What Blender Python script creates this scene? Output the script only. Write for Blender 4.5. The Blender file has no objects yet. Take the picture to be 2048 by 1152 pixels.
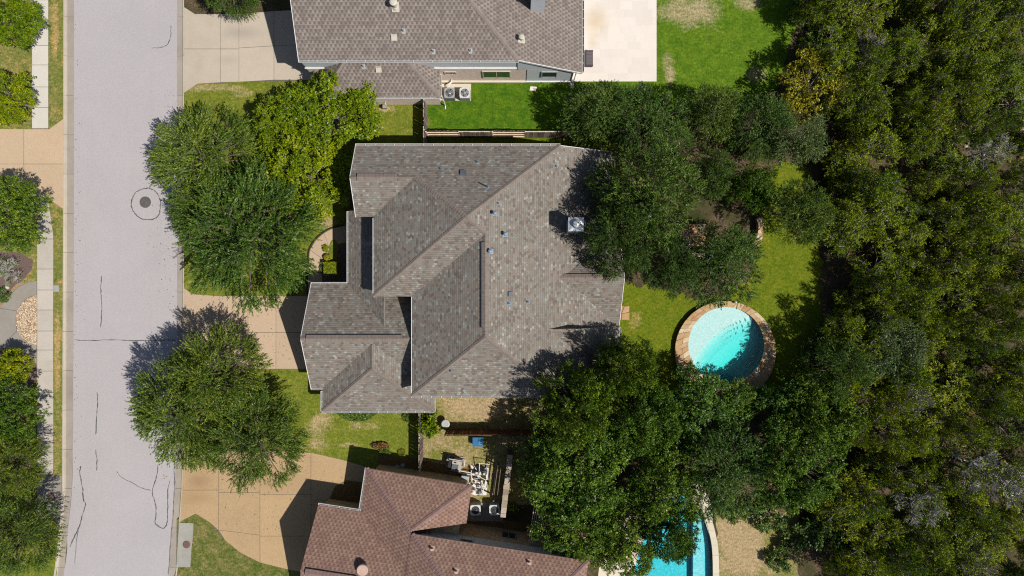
import bpy, bmesh, math, random
import numpy as np
from mathutils import Vector, Matrix
from mathutils.geometry import delaunay_2d_cdt
from mathutils.bvhtree import BVHTree

S = bpy.context.scene
COL = S.collection
random.seed(7)
# ------------------------------------------------------------------ camera, sky, sun
H = 52.5                     # drone height in metres
F = 1365.33                  # focal length in photograph pixels
cam_d = bpy.data.cameras.new("camera")
cam_d.sensor_fit = 'HORIZONTAL'; cam_d.sensor_width = 36.0
cam_d.lens = 36.0 * F / 2048.0
cam_d.clip_start = 0.5; cam_d.clip_end = 2000
cam = bpy.data.objects.new("camera", cam_d); COL.objects.link(cam)
cam.location = (0, 0, H); cam.rotation_euler = (0, 0, 0)
S.camera = cam
SUN = Vector((0.62, -0.327, 1.0)).normalized()
EL = math.asin(SUN.z); AZ = math.atan2(SUN.x, SUN.y)
w = bpy.data.worlds.new("World"); S.world = w; w.use_nodes = True
nt = w.node_tree; nt.nodes.clear()
wo = nt.nodes.new('ShaderNodeOutputWorld'); bg = nt.nodes.new('ShaderNodeBackground')
sky = nt.nodes.new('ShaderNodeTexSky'); sky.sky_type = 'NISHITA'; sky.sun_disc = False
sky.sun_elevation = EL; sky.sun_rotation = AZ
bg.inputs['Strength'].default_value = 0.066
nt.links.new(sky.outputs[0], bg.inputs[0]); nt.links.new(bg.outputs[0], wo.inputs[0])
sd = bpy.data.lights.new("sun", 'SUN'); sd.energy = 4.8; sd.angle = math.radians(0.53); sd.color = (1.0, 0.955, 0.89)
so = bpy.data.objects.new("sun", sd); COL.objects.link(so)
so.rotation_euler = SUN.to_track_quat('Z', 'Y').to_euler(); so.location = (30, -20, 60)
S.view_settings.view_transform = 'Standard'; S.view_settings.look = 'None'
S.view_settings.exposure = 0.32; S.view_settings.gamma = 1.0; S.view_settings.use_curve_mapping = False
S.render.engine = 'CYCLES'
S.cycles.max_bounces = 6; S.cycles.diffuse_bounces = 2; S.cycles.glossy_bounces = 2
S.cycles.transmission_bounces = 4; S.cycles.transparent_max_bounces = 12
S.cycles.use_denoising = False; S.cycles.filter_width = 1.15; S.cycles.use_adaptive_sampling = False
S.cycles.sample_clamp_direct = 4.0; S.cycles.sample_clamp_indirect = 3.0
S.cycles.caustics_reflective = False; S.cycles.caustics_refractive = False

def P(px, py, z=0.0):
    """ground coordinates of a place seen at photograph pixel (px, py), at true height z"""
    s = (H - z) / F
    return ((px - 1024) * s, (576 - py) * s, z)
def P2(px, py, z=0.0):
    a = P(px, py, z); return (a[0], a[1])
def PP(pts, z=0.0): return [P2(x, y, z) for x, y in pts]

# ------------------------------------------------------------------ materials
MATS = {}
class NB:
    def __init__(s, name, rough=0.8, spec=0.3):
        m = bpy.data.materials.new(name); m.use_nodes = True; s.m = m
        s.t = m.node_tree; s.b = s.t.nodes['Principled BSDF']; s.out = s.t.nodes['Material Output']
        s.b.inputs['Roughness'].default_value = rough
        s.b.inputs['Specular IOR Level'].default_value = spec
        MATS[name] = m
    def n(s, typ, **kw):
        nd = s.t.nodes.new(typ)
        for k, v in kw.items():
            if k in nd.inputs.keys() if hasattr(nd.inputs, 'keys') else False: nd.inputs[k].default_value = v
            else: setattr(nd, k, v)
        return nd
    def l(s, a, b): s.t.links.new(a, b)
    def pos(s):
        return s.n('ShaderNodeNewGeometry').outputs['Position']
    def objc(s): return s.n('ShaderNodeTexCoord').outputs['Object']
    def uv(s): return s.n('ShaderNodeTexCoord').outputs['UV']
    def noise(s, vec, scale, detail=4, rough=0.6, dist=0.0):
        nd = s.n('ShaderNodeTexNoise'); nd.inputs['Scale'].default_value = scale
        nd.inputs['Detail'].default_value = detail; nd.inputs['Roughness'].default_value = rough
        nd.inputs['Distortion'].default_value = dist
        if vec is not None: s.l(vec, nd.inputs['Vector'])
        return nd.outputs['Fac']
    def ramp(s, fac, stops):
        r = s.n('ShaderNodeValToRGB'); e = r.color_ramp.elements
        e[0].position = stops[0][0]; e[0].color = (*stops[0][1], 1)
        e[1].position = stops[-1][0]; e[1].color = (*stops[-1][1], 1)
        for p, c in stops[1:-1]:
            x = e.new(p); x.color = (*c, 1)
        s.l(fac, r.inputs[0]); return r.outputs[0]
    def step(s, fac, a, b):
        r = s.n('ShaderNodeMapRange'); r.inputs[1].default_value = a; r.inputs[2].default_value = b
        r.clamp = True; s.l(fac, r.inputs[0]); return r.outputs[0]
    def mix(s, fac, a, b, mode='MIX'):
        m = s.n('ShaderNodeMix'); m.data_type = 'RGBA'; m.blend_type = mode
        for i, v in ((0, fac), (6, a), (7, b)):
            if isinstance(v, (int, float)): m.inputs[i].default_value = v
            elif isinstance(v, tuple): m.inputs[i].default_value = (*v, 1)
            else: s.l(v, m.inputs[i])
        return m.outputs[2]
    def math(s, op, a, b=0.0):
        m = s.n('ShaderNodeMath'); m.operation = op
        for i, v in ((0, a), (1, b)):
            if isinstance(v, (int, float)): m.inputs[i].default_value = v
            else: s.l(v, m.inputs[i])
        return m.outputs[0]
    def scale(s, vec, sc):
        m = s.n('ShaderNodeMapping'); m.inputs['Scale'].default_value = sc; s.l(vec, m.inputs[0]); return m.outputs[0]
    def col(s, c, k=0.79):
        # real-world base colours; the exposure above is set for the shaded foliage
        if isinstance(c, tuple): c = tuple(x * k for x in c)
        elif k != 1: c = s.mix(1.0, c, (k, k, k), 'MULTIPLY')
        if isinstance(c, tuple): s.b.inputs['Base Color'].default_value = (*c, 1)
        else: s.l(c, s.b.inputs['Base Color'])
    def bump(s, h, strength=0.5, dist=0.02):
        b = s.n('ShaderNodeBump'); b.inputs['Strength'].default_value = strength; b.inputs['Distance'].default_value = dist
        s.l(h, b.inputs['Height']); s.l(b.outputs[0], s.b.inputs['Normal'])
    def orand(s): return s.n('ShaderNodeObjectInfo').outputs['Random']

def plain(name, c, rough=0.6, metal=0.0, var=0.12, sc=3.0):
    m = NB(name, rough); p = m.objc(); f = m.noise(p, sc, 5, 0.65)
    m.col(m.mix(m.step(f, 0.3, 0.7), tuple(x * (1 - var) for x in c), tuple(min(1, x * (1 + var)) for x in c)))
    m.b.inputs['Metallic'].default_value = metal
    return m.m

def concrete(name, c, stain=0.25, stainc=(0.6, 0.58, 0.55), grain=0.2, tint=None, agg=0.0, spots=()):
    m = NB(name, 0.92, 0.15); p = m.pos()
    big = m.noise(p, 0.35, 6, 0.62, 0.6); mid = m.noise(p, 2.2, 6, 0.7, 0.3); fine = m.noise(p, 13, 5, 0.9)
    d = tuple(a * b for a, b in zip(c, stainc))
    x = m.mix(m.math('MULTIPLY', m.step(big, 0.45, 0.75), stain * 2), c, d)
    x = m.mix(m.math('MULTIPLY', m.step(mid, 0.42, 0.72), stain), x, d)
    if tint: x = m.mix(m.math('MULTIPLY', m.step(m.noise(p, 0.8, 4), 0.4, 0.7), 0.6), x, tint)
    x = m.mix(grain, x, m.ramp(fine, [(0.25, tuple(a * 0.3 for a in c)), (0.75, tuple(min(1, a * 1.8) for a in c))]))
    if agg:
        v = m.n('ShaderNodeTexVoronoi'); v.inputs['Scale'].default_value = 22; m.l(p, v.inputs['Vector'])
        x = m.mix(agg, x, m.ramp(m.noise(v.outputs['Position'], 30, 1), [(0.3, tuple(a * 0.45 for a in c)), (0.7, tuple(min(1, a * 1.5) for a in c))]))
    for (px, py, rx, ry, cc) in spots:                  # rust and oil stains with a shape of their own
        q = P(px, py); mp = m.n('ShaderNodeMapping'); mp.vector_type = 'TEXTURE'; mp.inputs['Location'].default_value = (q[0], q[1], 0); mp.inputs['Scale'].default_value = (rx / 26, ry / 26, 1000)
        m.l(p, mp.inputs[0]); ln = m.n('ShaderNodeVectorMath'); ln.operation = 'LENGTH'; m.l(mp.outputs[0], ln.inputs[0])
        k = m.math('SUBTRACT', 1.0, m.step(m.math('ADD', ln.outputs['Value'], m.math('MULTIPLY', mid, 0.9)), 0.6, 1.7))
        x = m.mix(m.math('MULTIPLY', k, 0.7), x, tuple(a * b for a, b in zip(c, cc)))
    # each poured slab weathers a little differently
    r = m.orand(); x = m.mix(1.0, x, m.ramp(r, [(0, (0.92, 0.92, 0.925)), (1, (1.0, 0.995, 0.985))]), 'MULTIPLY')
    m.col(x); m.bump(m.math('ADD', fine, mid), 0.35, 0.006); return m.m

def grassmat(name, green, green2, dry, dryness=0.5, patch=0.5, spots=()):
    m = NB(name, 0.95, 0.1); p = m.pos()
    a = m.noise(m.scale(p, (1, 0.6, 1)), 9, 5, 0.8); b = m.noise(m.scale(p, (0.6, 1, 1)), 5, 5, 0.75)
    f = m.math('ADD', m.math('MULTIPLY', a, 0.6), m.math('MULTIPLY', b, 0.4))
    mid = m.noise(p, 1.3, 6, 0.7, 0.5); big = m.noise(p, patch, 6, 0.72, 0.8)
    g = m.mix(m.step(mid, 0.38, 0.62), green, green2)
    dr = m.math('ADD', m.math('MULTIPLY', big, 0.65), m.math('MULTIPLY', f, 0.35))
    for (px, py, rx, ry) in spots:                       # worn places with a shape of their own
        c = P(px, py); mp = m.n('ShaderNodeMapping'); mp.vector_type = 'TEXTURE'; mp.inputs['Location'].default_value = (c[0], c[1], 0); mp.inputs['Scale'].default_value = (rx / 26, ry / 26, 1000)
        m.l(p, mp.inputs[0]); ln = m.n('ShaderNodeVectorMath'); ln.operation = 'LENGTH'; m.l(mp.outputs[0], ln.inputs[0])
        dr = m.math('ADD', dr, m.math('MULTIPLY', m.math('SUBTRACT', 1.0, m.step(ln.outputs['Value'], 0.45, 1.25)), 0.17))
    lo = 0.70 - 0.32 * dryness
    g = m.mix(m.math('MULTIPLY', m.step(dr, lo - 0.05, lo + 0.11), 0.9), g, dry)
    g = m.mix(1.0, g, m.ramp(f, [(0.28, (0.25, 0.27, 0.22)), (0.5, (0.9, 0.9, 0.9)), (0.70, (1.9, 1.75, 1.5))]), 'MULTIPLY')
    m.col(g); m.bump(f, 0.9, 0.07); return m.m

def shingles(name, stops, wid, exp, dark=0.45, mortar=0.012, offset=0.37, gran=0.25, dash=False):
    m = NB(name, 0.95, 0.12); uv = m.uv()
    wob = m.n('ShaderNodeTexBrick'); wob.offset = offset; wob.squash = 1.0
    br = wob; br.inputs['Color1'].default_value = (0, 0, 0, 1); br.inputs['Color2'].default_value = (1, 1, 1, 1)
    br.inputs['Mortar'].default_value = (0.5, 0.5, 0.5, 1)
    br.inputs['Scale'].default_value = 1; br.inputs['Mortar Size'].default_value = mortar; br.inputs['Mortar Smooth'].default_value = 0.2
    br.inputs['Bias'].default_value = 0; br.inputs['Brick Width'].default_value = wid; br.inputs['Row Height'].default_value = exp
    m.l(uv, br.inputs['Vector'])
    c = m.ramp(br.outputs['Color'], stops)
    # soft weathering and granule speckle
    c = m.mix(m.math('MULTIPLY', m.step(m.noise(uv, 0.5, 6, 0.65), 0.4, 0.75), 0.35), c, tuple(x * 0.72 for x in stops[0][1]))
    c = m.mix(m.math('MULTIPLY', m.step(m.noise(m.scale(uv, (2.2, 0.22, 1)), 1.0, 5, 0.7), 0.52, 0.78), 0.3), c, tuple(x * 0.8 for x in stops[0][1]))
    sp = m.noise(uv, 45, 2, 0.8)
    c = m.mix(gran, c, m.mix(1.0, c, m.ramp(sp, [(0.3, (0.4, 0.4, 0.4)), (0.7, (1.8, 1.8, 1.8))]), 'MULTIPLY'))
    # course shadow painted into the colour: narrow dark band along each butt edge
    sep = m.n('ShaderNodeSeparateXYZ'); m.l(uv, sep.inputs[0])
    fr = m.math('FRACT', m.math('DIVIDE', sep.outputs[1], exp))
    edge = m.math('SUBTRACT', 1.0, m.step(fr, 0.02, 0.22))
    c = m.mix(m.math('MULTIPLY', edge, dark), c, tuple(x * 0.35 for x in stops[0][1]))
    if dash:
        row = m.math('FLOOR', m.math('DIVIDE', sep.outputs[1], exp))
        u2 = m.math('FRACT', m.math('DIVIDE', m.math('ADD', sep.outputs[0], m.math('MULTIPLY', m.math('ADD', m.math('MULTIPLY', m.math('MODULO', row, 2.0), 0.5), m.math('MULTIPLY', m.math('SINE', m.math('MULTIPLY', row, 12.9)), 0.12)), wid)), wid))
        dd = m.math('MULTIPLY', m.math('MULTIPLY', m.step(u2, 0.45, 0.5), m.step(m.math('SUBTRACT', 1.0, u2), 0.02, 0.08)), m.step(fr, 0.25, 0.4))
        c = m.mix(m.math('MULTIPLY', dd, 0.75), c, tuple(x * 0.6 for x in stops[0][1]))
    c = m.mix(m.math('MULTIPLY', br.outputs['Fac'], 0.5), c, tuple(x * 0.5 for x in stops[0][1]))  # thin gaps darkened too, standing in for course shadows
    m.col(c)
    h = m.math('ADD', m.math('MULTIPLY', m.math('SUBTRACT', 1.0, fr), 1.0), m.math('MULTIPLY', m.math('SUBTRACT', 1.0, br.outputs['Fac']), 0.4))
    m.bump(h, 0.6, 0.012); return m.m

def leafmat(name, c1, c2, c3, trans=0.25):
    m = NB(name, 0.38, 0.22)
    a = m.n('ShaderNodeAttribute'); a.attribute_name = 'tint'
    r = m.orand()
    c = m.ramp(a.outputs['Fac'], [(0.0, c1), (0.5, c2), (1.0, c3)])
    c = m.mix(1.0, c, m.ramp(r, [(0, (0.68, 0.82, 0.85)), (0.5, (0.98, 1.0, 1.0)), (1, (1.28, 1.16, 0.9))]), 'MULTIPLY')
    m.col(c, 1)
    tr = m.n('ShaderNodeBsdfTranslucent'); m.l(c, tr.inputs[0])
    ms = m.n('ShaderNodeMixShader'); ms.inputs[0].default_value = trans
    m.l(m.b.outputs[0], ms.inputs[1]); m.l(tr.outputs[0], ms.inputs[2]); m.l(ms.outputs[0], m.out.inputs[0])
    return m.m

def brickmat(name, c1, c2, mortar, bw=0.22, bh=0.075):
    m = NB(name, 0.9, 0.15); uv = m.uv()
    br = m.n('ShaderNodeTexBrick'); br.inputs['Scale'].default_value = 1
    br.inputs['Color1'].default_value = (*c1, 1); br.inputs['Color2'].default_value = (*c2, 1); br.inputs['Mortar'].default_value = (*mortar, 1)
    br.inputs['Brick Width'].default_value = bw; br.inputs['Row Height'].default_value = bh; br.inputs['Mortar Size'].default_value = 0.008
    m.l(uv, br.inputs['Vector'])
    c = m.mix(0.25, br.outputs['Color'], m.ramp(m.noise(uv, 3, 5, 0.7), [(0.3, tuple(x * 0.6 for x in c1)), (0.7, tuple(min(1, x * 1.3) for x in c2))]))
    m.col(c); m.bump(m.math('SUBTRACT', 1.0, br.outputs['Fac']), 0.5, 0.01); return m.m

road_m = NB("road_surface", 0.95, 0.12)
_p = road_m.pos()
_c = road_m.mix(road_m.step(road_m.noise(_p, 0.22, 6, 0.65, 0.5), 0.35, 0.7), (0.42, 0.39, 0.392), (0.375, 0.347, 0.35))
_st = road_m.noise(road_m.scale(_p, (1.2, 0.08, 1)), 1.0, 4, 0.6)
_c = road_m.mix(road_m.math('MULTIPLY', road_m.step(_st, 0.5, 0.72), 0.22), _c, (0.34, 0.315, 0.32))
_c = road_m.mix(road_m.math('MULTIPLY', road_m.step(road_m.noise(_p, 1.1, 7, 0.75, 0.6), 0.55, 0.75), 0.3), _c, (0.33, 0.31, 0.31))
_c = road_m.mix(0.36, _c, road_m.ramp(road_m.noise(_p, 11, 5, 0.9), [(0.3, (0.2, 0.19, 0.19)), (0.7, (0.62, 0.58, 0.58))]))
_sp = road_m.noise(_p, 7.0, 2, 0.6)
_c = road_m.mix(road_m.math('MULTIPLY', road_m.step(_sp, 0.74, 0.77), 0.6), _c, (0.16, 0.15, 0.15))
road_m.col(_c); road_m.bump(road_m.noise(_p, 40, 2, 0.8), 0.3, 0.005)

concrete("kerb_concrete", (0.50, 0.44, 0.36), 0.3, (0.62, 0.58, 0.52))
concrete("gutter_concrete", (0.36, 0.32, 0.27), 0.35, (0.6, 0.57, 0.52))
concrete("sidewalk_concrete", (0.50, 0.455, 0.39), 0.3, (0.66, 0.64, 0.6))
concrete("sidewalk_pale", (0.60, 0.56, 0.49), 0.2, (0.7, 0.68, 0.64))
concrete("driveway_beige", (0.50, 0.43, 0.345), 0.26, (0.72, 0.7, 0.66), spots=[(485, 66, 40, 14, (0.72, 0.74, 0.78)), (455, 120, 30, 10, (0.85, 0.84, 0.84))])
concrete("driveway_peach", (0.50, 0.375, 0.26), 0.18, (0.75, 0.72, 0.68), agg=0.18)
concrete("driveway_tan", (0.45, 0.315, 0.175), 0.26, (0.7, 0.66, 0.6), agg=0.3, spots=[(398, 962, 26, 20, (0.70, 0.64, 0.62)), (392, 995, 34, 14, (0.8, 0.75, 0.7)), (560, 960, 60, 30, (0.85, 0.82, 0.8))])
concrete("driveway_left", (0.52, 0.39, 0.26), 0.18, (0.74, 0.7, 0.66), agg=0.2)
concrete("old_concrete", (0.31, 0.28, 0.24), 0.35, (0.62, 0.6, 0.57))
concrete("grey_concrete", (0.36, 0.35, 0.31), 0.35, (0.6, 0.6, 0.56))
concrete("travertine", (0.74, 0.675, 0.60), 0.15, (0.86, 0.8, 0.74), 0.08, (0.76, 0.68, 0.62), spots=[(1192, 42, 26, 32, (0.80, 0.68, 0.50)), (1185, 80, 10, 22, (0.88, 0.8, 0.68))])
concrete("cream_coping", (0.66, 0.58, 0.45), 0.15, (0.75, 0.7, 0.62))
grassmat("lawn_lush", (0.05, 0.125, 0.006), (0.10, 0.18, 0.008), (0.30, 0.22, 0.09), -0.1, 0.25, [(1020, 200, 14, 6), (1190, 172, 45, 12), (1080, 205, 14, 8), (858, 245, 10, 12)])
grassmat("lawn_back", (0.07, 0.145, 0.008), (0.12, 0.20, 0.012), (0.40, 0.32, 0.19), 0.2, 0.22, [(1370, 20, 75, 45), (1335, 130, 16, 40), (1500, 8, 40, 18), (1345, 170, 16, 30), (1510, 150, 30, 24)])
grassmat("lawn_front", (0.125, 0.165, 0.016), (0.195, 0.21, 0.03), (0.42, 0.32, 0.17), 0.25, 0.35, [(425, 175, 60, 9), (480, 185, 26, 14), (640, 850, 40, 30), (730, 850, 36, 14), (640, 890, 30, 14), (650, 440, 25, 25), (770, 218, 22, 8), (700, 890, 30, 8)])
grassmat("lawn_yellow", (0.10, 0.15, 0.007), (0.155, 0.18, 0.012), (0.32, 0.25, 0.08), 0.15, 0.3, [(1600, 470, 24, 30), (960, 286, 40, 5), (1060, 284, 40, 5), (1270, 640, 14, 20)])
grassmat("lawn_dry", (0.16, 0.18, 0.03), (0.25, 0.22, 0.08), (0.42, 0.31, 0.18), 0.62, 0.5, [(1480, 1100, 45, 80), (960, 815, 60, 25)])
grassmat("lawn_verge", (0.13, 0.17, 0.03), (0.22, 0.21, 0.06), (0.44, 0.30, 0.12), 0.5, 0.9, [(115, 710, 6, 90), (110, 60, 8, 60)])
grassmat("lawn_corner", (0.075, 0.12, 0.018), (0.18, 0.17, 0.05), (0.28, 0.22, 0.10), 0.5, 1.2)
m = NB("leaf_litter", 0.95, 0.1); p = m.pos()
c = m.ramp(m.noise(p, 9, 6, 0.85, 0.5), [(0.3, (0.035, 0.024, 0.015)), (0.5, (0.11, 0.075, 0.045)), (0.72, (0.30, 0.22, 0.15))])
c = m.mix(m.step(m.noise(p, 0.6, 5, 0.65), 0.4, 0.65), c, (0.035, 0.045, 0.012)); m.col(c); m.bump(m.noise(p, 12, 4, 0.8), 0.8, 0.05)
m = NB("mulch", 0.95, 0.1); p = m.pos()
c = m.ramp(m.noise(m.scale(p, (1, 0.5, 1)), 14, 5, 0.85, 0.8), [(0.3, (0.05, 0.03, 0.012)), (0.5, (0.17, 0.10, 0.035)), (0.72, (0.38, 0.26, 0.11))])
m.col(c); m.bump(m.noise(p, 18, 4, 0.8), 0.8, 0.04)
m = NB("bed_mulch", 0.95, 0.1); p = m.pos()
c = m.ramp(m.noise(p, 16, 5, 0.85, 0.8), [(0.3, (0.05, 0.035, 0.03)), (0.52, (0.16, 0.11, 0.095)), (0.75, (0.33, 0.25, 0.22))])
m.col(c); m.bump(m.noise(p, 18, 4, 0.8), 0.8, 0.04)
m = NB("bare_soil", 0.95, 0.1); p = m.pos()
c = m.ramp(m.noise(p, 5, 6, 0.75, 0.4), [(0.3, (0.20, 0.14, 0.085)), (0.7, (0.40, 0.29, 0.18))])
m.col(c); m.bump(m.noise(p, 18, 4, 0.8), 0.5, 0.02)

shingles("shingle_weathered", [(0.0, (0.145, 0.122, 0.105)), (0.2, (0.20, 0.166, 0.138)), (0.4, (0.255, 0.216, 0.178)), (0.55, (0.205, 0.177, 0.152)), (0.72, (0.24, 0.228, 0.196)), (0.86, (0.205, 0.205, 0.183)), (1.0, (0.335, 0.33, 0.295))], 0.205, 0.165, 0.42, 0.006, 0.37, 0.2)
shingles("shingle_taupe", [(0.0, (0.185, 0.155, 0.137)), (0.5, (0.25, 0.21, 0.185)), (1.0, (0.285, 0.245, 0.215))], 0.30, 0.24, 0.35, 0.004, 0.5, 0.2, dash=True)
shingles("shingle_brown", [(0.0, (0.235, 0.14, 0.112)), (0.5, (0.285, 0.18, 0.137)), (1.0, (0.335, 0.215, 0.16))], 0.30, 0.24, 0.4, 0.004, 0.5, 0.25, dash=True)
for nm, c in (("cap_weathered", (0.205, 0.17, 0.145)), ("cap_taupe", (0.235, 0.198, 0.175)), ("cap_brown", (0.225, 0.145, 0.13))):
    m = NB(nm, 0.95, 0.1); p = m.pos()
    m.col(m.mix(m.step(m.noise(p, 3.5, 4, 0.7), 0.35, 0.65), tuple(x * 0.85 for x in c), tuple(x * 1.12 for x in c))); m.bump(m.noise(p, 60, 2), 0.4, 0.004)
brickmat("brick_pink", (0.66, 0.50, 0.42), (0.80, 0.67, 0.58), (0.74, 0.66, 0.60))
brickmat("stone_wall_tan", (0.46, 0.31, 0.15), (0.64, 0.50, 0.30), (0.45, 0.36, 0.25), 0.45, 0.2)
m = NB("siding_blue_grey", 0.7); p = m.objc(); sep = m.n('ShaderNodeSeparateXYZ'); m.l(p, sep.inputs[0])
fr = m.math('FRACT', m.math('DIVIDE', sep.outputs[2], 0.18)); m.col(m.mix(m.step(m.noise(p, 1.5, 4), 0.3, 0.7), (0.62, 0.66, 0.69), (0.70, 0.74, 0.76))); m.bump(fr, 0.7, 0.02)
m = NB("siding_sage", 0.7); p = m.objc(); sep = m.n('ShaderNodeSeparateXYZ'); m.l(p, sep.inputs[0])
fr = m.math('FRACT', m.math('DIVIDE', sep.outputs[2], 0.18)); m.col(m.mix(m.step(m.noise(p, 1.5, 4), 0.3, 0.7), (0.62, 0.64, 0.60), (0.70, 0.71, 0.66))); m.bump(fr, 0.7, 0.02)
plain("white_trim", (0.74, 0.73, 0.70), 0.5, 0, 0.08)
plain("gutter_white", (0.66, 0.66, 0.64), 0.45, 0, 0.1)
plain("gutter_inside", (0.20, 0.185, 0.17), 0.8)
plain("soffit", (0.5, 0.48, 0.44), 0.8)
plain("lead_blue", (0.22, 0.30, 0.38), 0.45, 0.3, 0.2, 6)
plain("flashing_grey", (0.42, 0.43, 0.42), 0.5, 0.3, 0.15, 6)
plain("beige_metal", (0.50, 0.46, 0.38), 0.55, 0, 0.12)
plain("copper_tan_metal", (0.50, 0.34, 0.27), 0.55, 0, 0.1)
plain("galvanised", (0.55, 0.60, 0.63), 0.35, 0.6, 0.15, 5)
plain("dark_metal", (0.035, 0.035, 0.038), 0.5, 0.4)
plain("cast_iron", (0.125, 0.115, 0.108), 0.7, 0.3, 0.4, 12)
plain("rust_iron", (0.16, 0.09, 0.075), 0.8, 0.1, 0.4, 12)
plain("ac_white", (0.56, 0.56, 0.54), 0.5, 0, 0.1)
plain("ac_grey", (0.33, 0.34, 0.34), 0.5, 0.2, 0.1)
plain("fan_metal", (0.42, 0.43, 0.43), 0.3, 0.7, 0.2)
plain("black_plastic", (0.018, 0.019, 0.02), 0.45)
plain("white_pvc", (0.66, 0.64, 0.60), 0.4, 0, 0.08)
plain("slate_grey", (0.10, 0.115, 0.135), 0.5)
plain("bin_blue", (0.02, 0.14, 0.30), 0.45)
plain("bin_pale", (0.14, 0.36, 0.52), 0.4)
plain("tan_plastic", (0.42, 0.37, 0.31), 0.5)
plain("tar", (0.095, 0.093, 0.098), 0.8, 0, 0.5, 8)
plain("joint_dark", (0.12, 0.105, 0.09), 0.95, 0, 0.2, 8)
plain("wicker_dark", (0.085, 0.065, 0.07), 0.7, 0, 0.3, 20)
plain("cushion_dark", (0.13, 0.11, 0.12), 0.8, 0, 0.15, 9)
plain("bark_grey", (0.22, 0.19, 0.16), 0.9, 0, 0.35, 9)
plain("bark_brown", (0.11, 0.085, 0.065), 0.9, 0, 0.35, 9)
plain("dead_wood", (0.40, 0.37, 0.36), 0.9, 0, 0.3, 9)
plain("green_lid", (0.03, 0.10, 0.07), 0.5)
plain("limestone_block", (0.52, 0.45, 0.35), 0.9, 0, 0.3, 4)
plain("rock_grey", (0.30, 0.30, 0.29), 0.9, 0, 0.3, 3)
m = NB("window_glass", 0.05, 0.6); m.col((0.03, 0.06, 0.045))
m = NB("fence_wood", 0.9, 0.15); p = m.objc(); r = m.orand()
c = m.ramp(r, [(0, (0.13, 0.10, 0.08)), (0.5, (0.20, 0.155, 0.125)), (1, (0.30, 0.24, 0.195))])
c = m.mix(0.5, c, m.mix(1.0, c, m.ramp(m.noise(m.scale(p, (14, 14, 1.2)), 3, 4, 0.7), [(0.3, (0.4, 0.4, 0.4)), (0.7, (1.5, 1.5, 1.5))]), 'MULTIPLY')); m.col(c)
m = NB("fence_rail", 0.9, 0.15); p = m.objc(); m.col(m.mix(m.step(m.noise(p, 6, 4, 0.7), 0.3, 0.7), (0.55, 0.42, 0.29), (0.72, 0.6, 0.45)))
m = NB("fence_red", 0.9, 0.15); p = m.objc(); r = m.orand()
m.col(m.ramp(r, [(0, (0.085, 0.04, 0.025)), (1, (0.15, 0.075, 0.045))]))
m = NB("flagstone", 0.9, 0.15); p = m.pos(); r = m.orand()
c = m.ramp(r, [(0, (0.40, 0.235, 0.115)), (0.3, (0.50, 0.33, 0.17)), (0.6, (0.46, 0.30, 0.17)), (0.85, (0.58, 0.45, 0.29)), (1, (0.62, 0.52, 0.38))])
c = m.mix(0.45, c, m.mix(1.0, c, m.ramp(m.noise(p, 3.5, 6, 0.7), [(0.3, (0.6, 0.55, 0.5)), (0.7, (1.25, 1.25, 1.2))]), 'MULTIPLY')); m.col(c); m.bump(m.noise(p, 9, 5, 0.7), 0.5, 0.02)
m = NB("ledge_stone", 0.9, 0.15); p = m.pos(); r = m.orand()
c = m.ramp(r, [(0, (0.24, 0.18, 0.13)), (0.5, (0.36, 0.29, 0.22)), (1, (0.48, 0.41, 0.33))])
c = m.mix(0.5, c, m.mix(1.0, c, m.ramp(m.noise(p, 6, 6, 0.75), [(0.3, (0.4, 0.38, 0.36)), (0.7, (1.3, 1.3, 1.25))]), 'MULTIPLY')); m.col(c); m.bump(m.noise(p, 9, 5, 0.7), 0.6, 0.03)
m = NB("pebble", 0.7, 0.3); a = m.n('ShaderNodeAttribute'); a.attribute_name = 'tint'
m.col(m.ramp(a.outputs['Fac'], [(0, (0.30, 0.17, 0.085)), (0.4, (0.52, 0.37, 0.22)), (0.7, (0.62, 0.50, 0.36)), (1, (0.72, 0.65, 0.54))]))
m = NB("pool_plaster", 0.8, 0.2); p = m.pos()
c = m.mix(m.step(m.noise(p, 7, 4, 0.7, 1.5), 0.42, 0.6), (0.50, 0.70, 0.68), (0.70, 0.80, 0.78)); m.col(c); m.bump(m.noise(p, 9, 3, 0.6, 1.5), 0.5, 0.08)  # plaster mottle, also standing in for rippled light on the floor
m = NB("pool_plaster_blue", 0.8, 0.2); p = m.pos()
c = m.mix(m.step(m.noise(p, 6, 4, 0.7, 1.5), 0.42, 0.6), (0.16, 0.62, 0.68), (0.60, 0.82, 0.86)); m.col(c); m.bump(m.noise(p, 9, 3, 0.6, 1.5), 0.5, 0.08)  # pale blotches in the plaster colour imitate ripple light
def watermat(name, absorb, dens):
    m = NB(name); t = m.t; t.nodes.remove(m.b)
    tr = m.n('ShaderNodeBsdfTransparent'); gl = m.n('ShaderNodeBsdfGlossy'); gl.inputs['Roughness'].default_value = 0.05
    fr = m.n('ShaderNodeFresnel'); fr.inputs[0].default_value = 1.33
    bp = m.n('ShaderNodeBump'); bp.inputs['Strength'].default_value = 0.25; bp.inputs['Distance'].default_value = 0.03
    nz = m.noise(m.pos(), 6.0, 3, 0.6, 1.2); m.l(nz, bp.inputs['Height'])
    m.l(bp.outputs[0], gl.inputs['Normal']); m.l(bp.outputs[0], fr.inputs['Normal'])
    ms = m.n('ShaderNodeMixShader'); m.l(fr.outputs[0], ms.inputs[0]); m.l(tr.outputs[0], ms.inputs[1]); m.l(gl.outputs[0], ms.inputs[2])
    m.l(ms.outputs[0], m.out.inputs['Surface'])
    va = m.n('ShaderNodeVolumeAbsorption'); va.inputs['Color'].default_value = (*absorb, 1); va.inputs['Density'].default_value = dens
    m.l(va.outputs[0], m.out.inputs['Volume'])
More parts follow.
